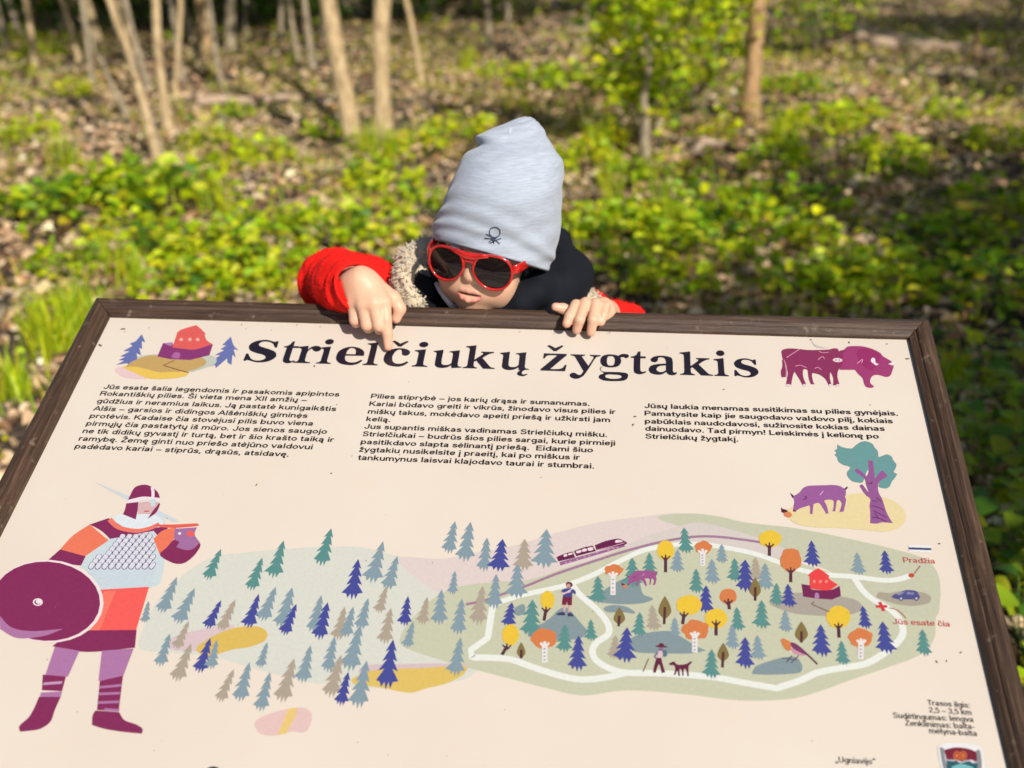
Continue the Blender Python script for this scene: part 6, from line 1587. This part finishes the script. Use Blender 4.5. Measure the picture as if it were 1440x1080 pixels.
# fallen wood
def log(p_px, q_px, rad, lab, mat, seed, lift=0.03):
    r = np.random.default_rng(seed); a_ = ground_pt(*p_px); b_ = ground_pt(*q_px); a_[2] += lift; b_[2] += lift
    pts = [a_+(b_-a_)*f+np.array([0, 0, r.normal(0, 0.015)])+r.normal(0, 0.02, 3)*[1, 1, 0] for f in np.linspace(0, 1, 7)]
    sp = spline(pts, 16); V, F = tube([p-a_ for p in sp], np.linspace(rad, rad*0.55, 17), 8, r, 0.1)
    o = link('fallen_branch', mesh('fallen_branch', V, F, [mat], True)); o.location = tuple(a_)
    tag(o, lab, 'fallen branch', 'fallen branches on the floor')
PINKW = bark_mat('bare_weathered_wood', (0.20, 0.13, 0.09), (0.48, 0.34, 0.24), (0.60, 0.46, 0.35), (3, 9, 9))
for a_ in [((275, 150), (430, 142), .045, 'thin log lying across the litter left of the twin trunks', PINKW, 1), ((1185, 45), (1330, 72), .08, 'pinkish bare branch lying at upper right', PINKW, 2), ((1215, 62), (1385, 78), .07, 'second bare branch below the pinkish one', PINKW, 3),
           ((1150, 60), (1260, 92), .03, 'slim branch crossing in front of the bare branches', PINKW, 4), ((300, 165), (350, 205), .02, 'short grey branch slanting below the log', BARK_GREY, 5), ((1240, 110), (1400, 100), .03, 'dark branch on the shaded floor at upper right', BARK_GREY, 6),
           ((960, 215), (1025, 205), .025, 'stick lying left of the orange-brown trunk foot', PINKW, 8), ((0, 460), (60, 410), .012, 'dark stick at the left edge above the frame', BARK_GREY, 9)]:
    log(*a_)
# mossy stone in the right shade
def stone(px_, py_, s, lab, seed, col=(0.20, 0.17, 0.02)):
    q = ground_pt(px_, py_); bm = bmesh.new(); bmesh.ops.create_icosphere(bm, subdivisions=4, radius=1.0); co = np.array([v.co for v in bm.verts])
    nz = 1+0.10*wnoise(co, 3.0, seed)+0.05*wnoise(co, 8.0, seed+1)
    for v, k in zip(bm.verts, nz): v.co = (v.co.x*s*k, v.co.y*s*0.8*k, v.co.z*s*0.42*k)
    me = bpy.data.meshes.new('mossy_stone'); bm.to_mesh(me); bm.free()
    t = NT('mossy_stone'+str(seed)); b = t.bsdf(Roughness=0.95); n = t.noise(t.coord(), 14, 5)
    t.l(t.ramp(n, [(0.35, (0.06, 0.05, 0.03)), (0.6, col)]), b.inputs['Base Color']); t.bump(n, 0.8, 0.02, b); me.materials.append(t.m)
    me.polygons.foreach_set('use_smooth', np.ones(len(me.polygons), dtype=bool)); o = link('mossy_stone', me); o.location = tuple(q); tag(o, lab, 'stone')
stone(1375, 300, 0.20, 'rounded stone with yellow moss in the shade at right', 21, (0.30, 0.24, 0.02))
stone(905, 235, 0.13, 'low mossy lump at the foot of the weathered sapling', 22, (0.16, 0.15, 0.03))
# trees outside the picture on the right and behind the camera: their crowns shade the right of the floor
def shade_tree(x, y, H, crown_r, n, lab, seed, cz=None):
    r = np.random.default_rng(seed); e_ = empty('beech_tree', (x, y, float(gh(x, y))))
    sp = spline([[0, 0, -0.2], [0.05, 0.02, H*0.4], [-0.05, 0.05, H*0.75], [0, 0, H]], 14); V, F = tube(sp, np.linspace(0.13, 0.03, 15), 10, r); link('trunk', mesh('trunk', V, F, [BARK_GREY], True), e_)
    cz = cz or H*0.75; cen = []
    for k in range(12):
        a_ = r.uniform(0, 6.28); rr_ = crown_r*r.uniform(0.4, 1.0); end = np.array([math.cos(a_)*rr_, math.sin(a_)*rr_, cz+r.uniform(-0.8, 0.9)])
        V, F = tube(spline([sp[8], (sp[8]+end)/2+[0, 0, 0.2], end], 6), np.linspace(0.035, 0.008, 7), 6, r); link('branch', mesh('branch', V, F, [BARK_GREY], True), e_); cen += [end, (end+sp[8])/2]
    cen = np.array(cen); c = cen[r.integers(0, len(cen), n)]+r.normal(0, 0.30, (n, 3))
    link('crown', leaf_mesh('crown', c, r.normal(size=(n, 3)), up_normals(n, r, 0.6), 0.10+0.06*r.random(n), 0.08+0.05*r.random(n), tints(n, r, (0.3, 0.5, 0.2, 0)), LEAF), e_)
    tag(e_, lab, 'tree')
shade_tree(4.2, -1.75, 4.7, 1.0, 2500, 'broad-crowned beech outside the frame at right, nearest the board', 31)
shade_tree(5.6, 0.1, 5.0, 1.2, 2400, 'broad-crowned beech outside the frame at right, beyond the nearest one', 32)
shade_tree(8.2, 4.0, 6.0, 1.7, 2600, 'tall beech outside the frame far to the right', 33)
shade_tree(7.6, 7.0, 7.0, 2.2, 4200, 'tall beech outside the frame, beyond the others at right', 34)
shade_tree(-6.6, 6.6, 7.0, 2.3, 4800, 'tall beech outside the frame at left', 37)
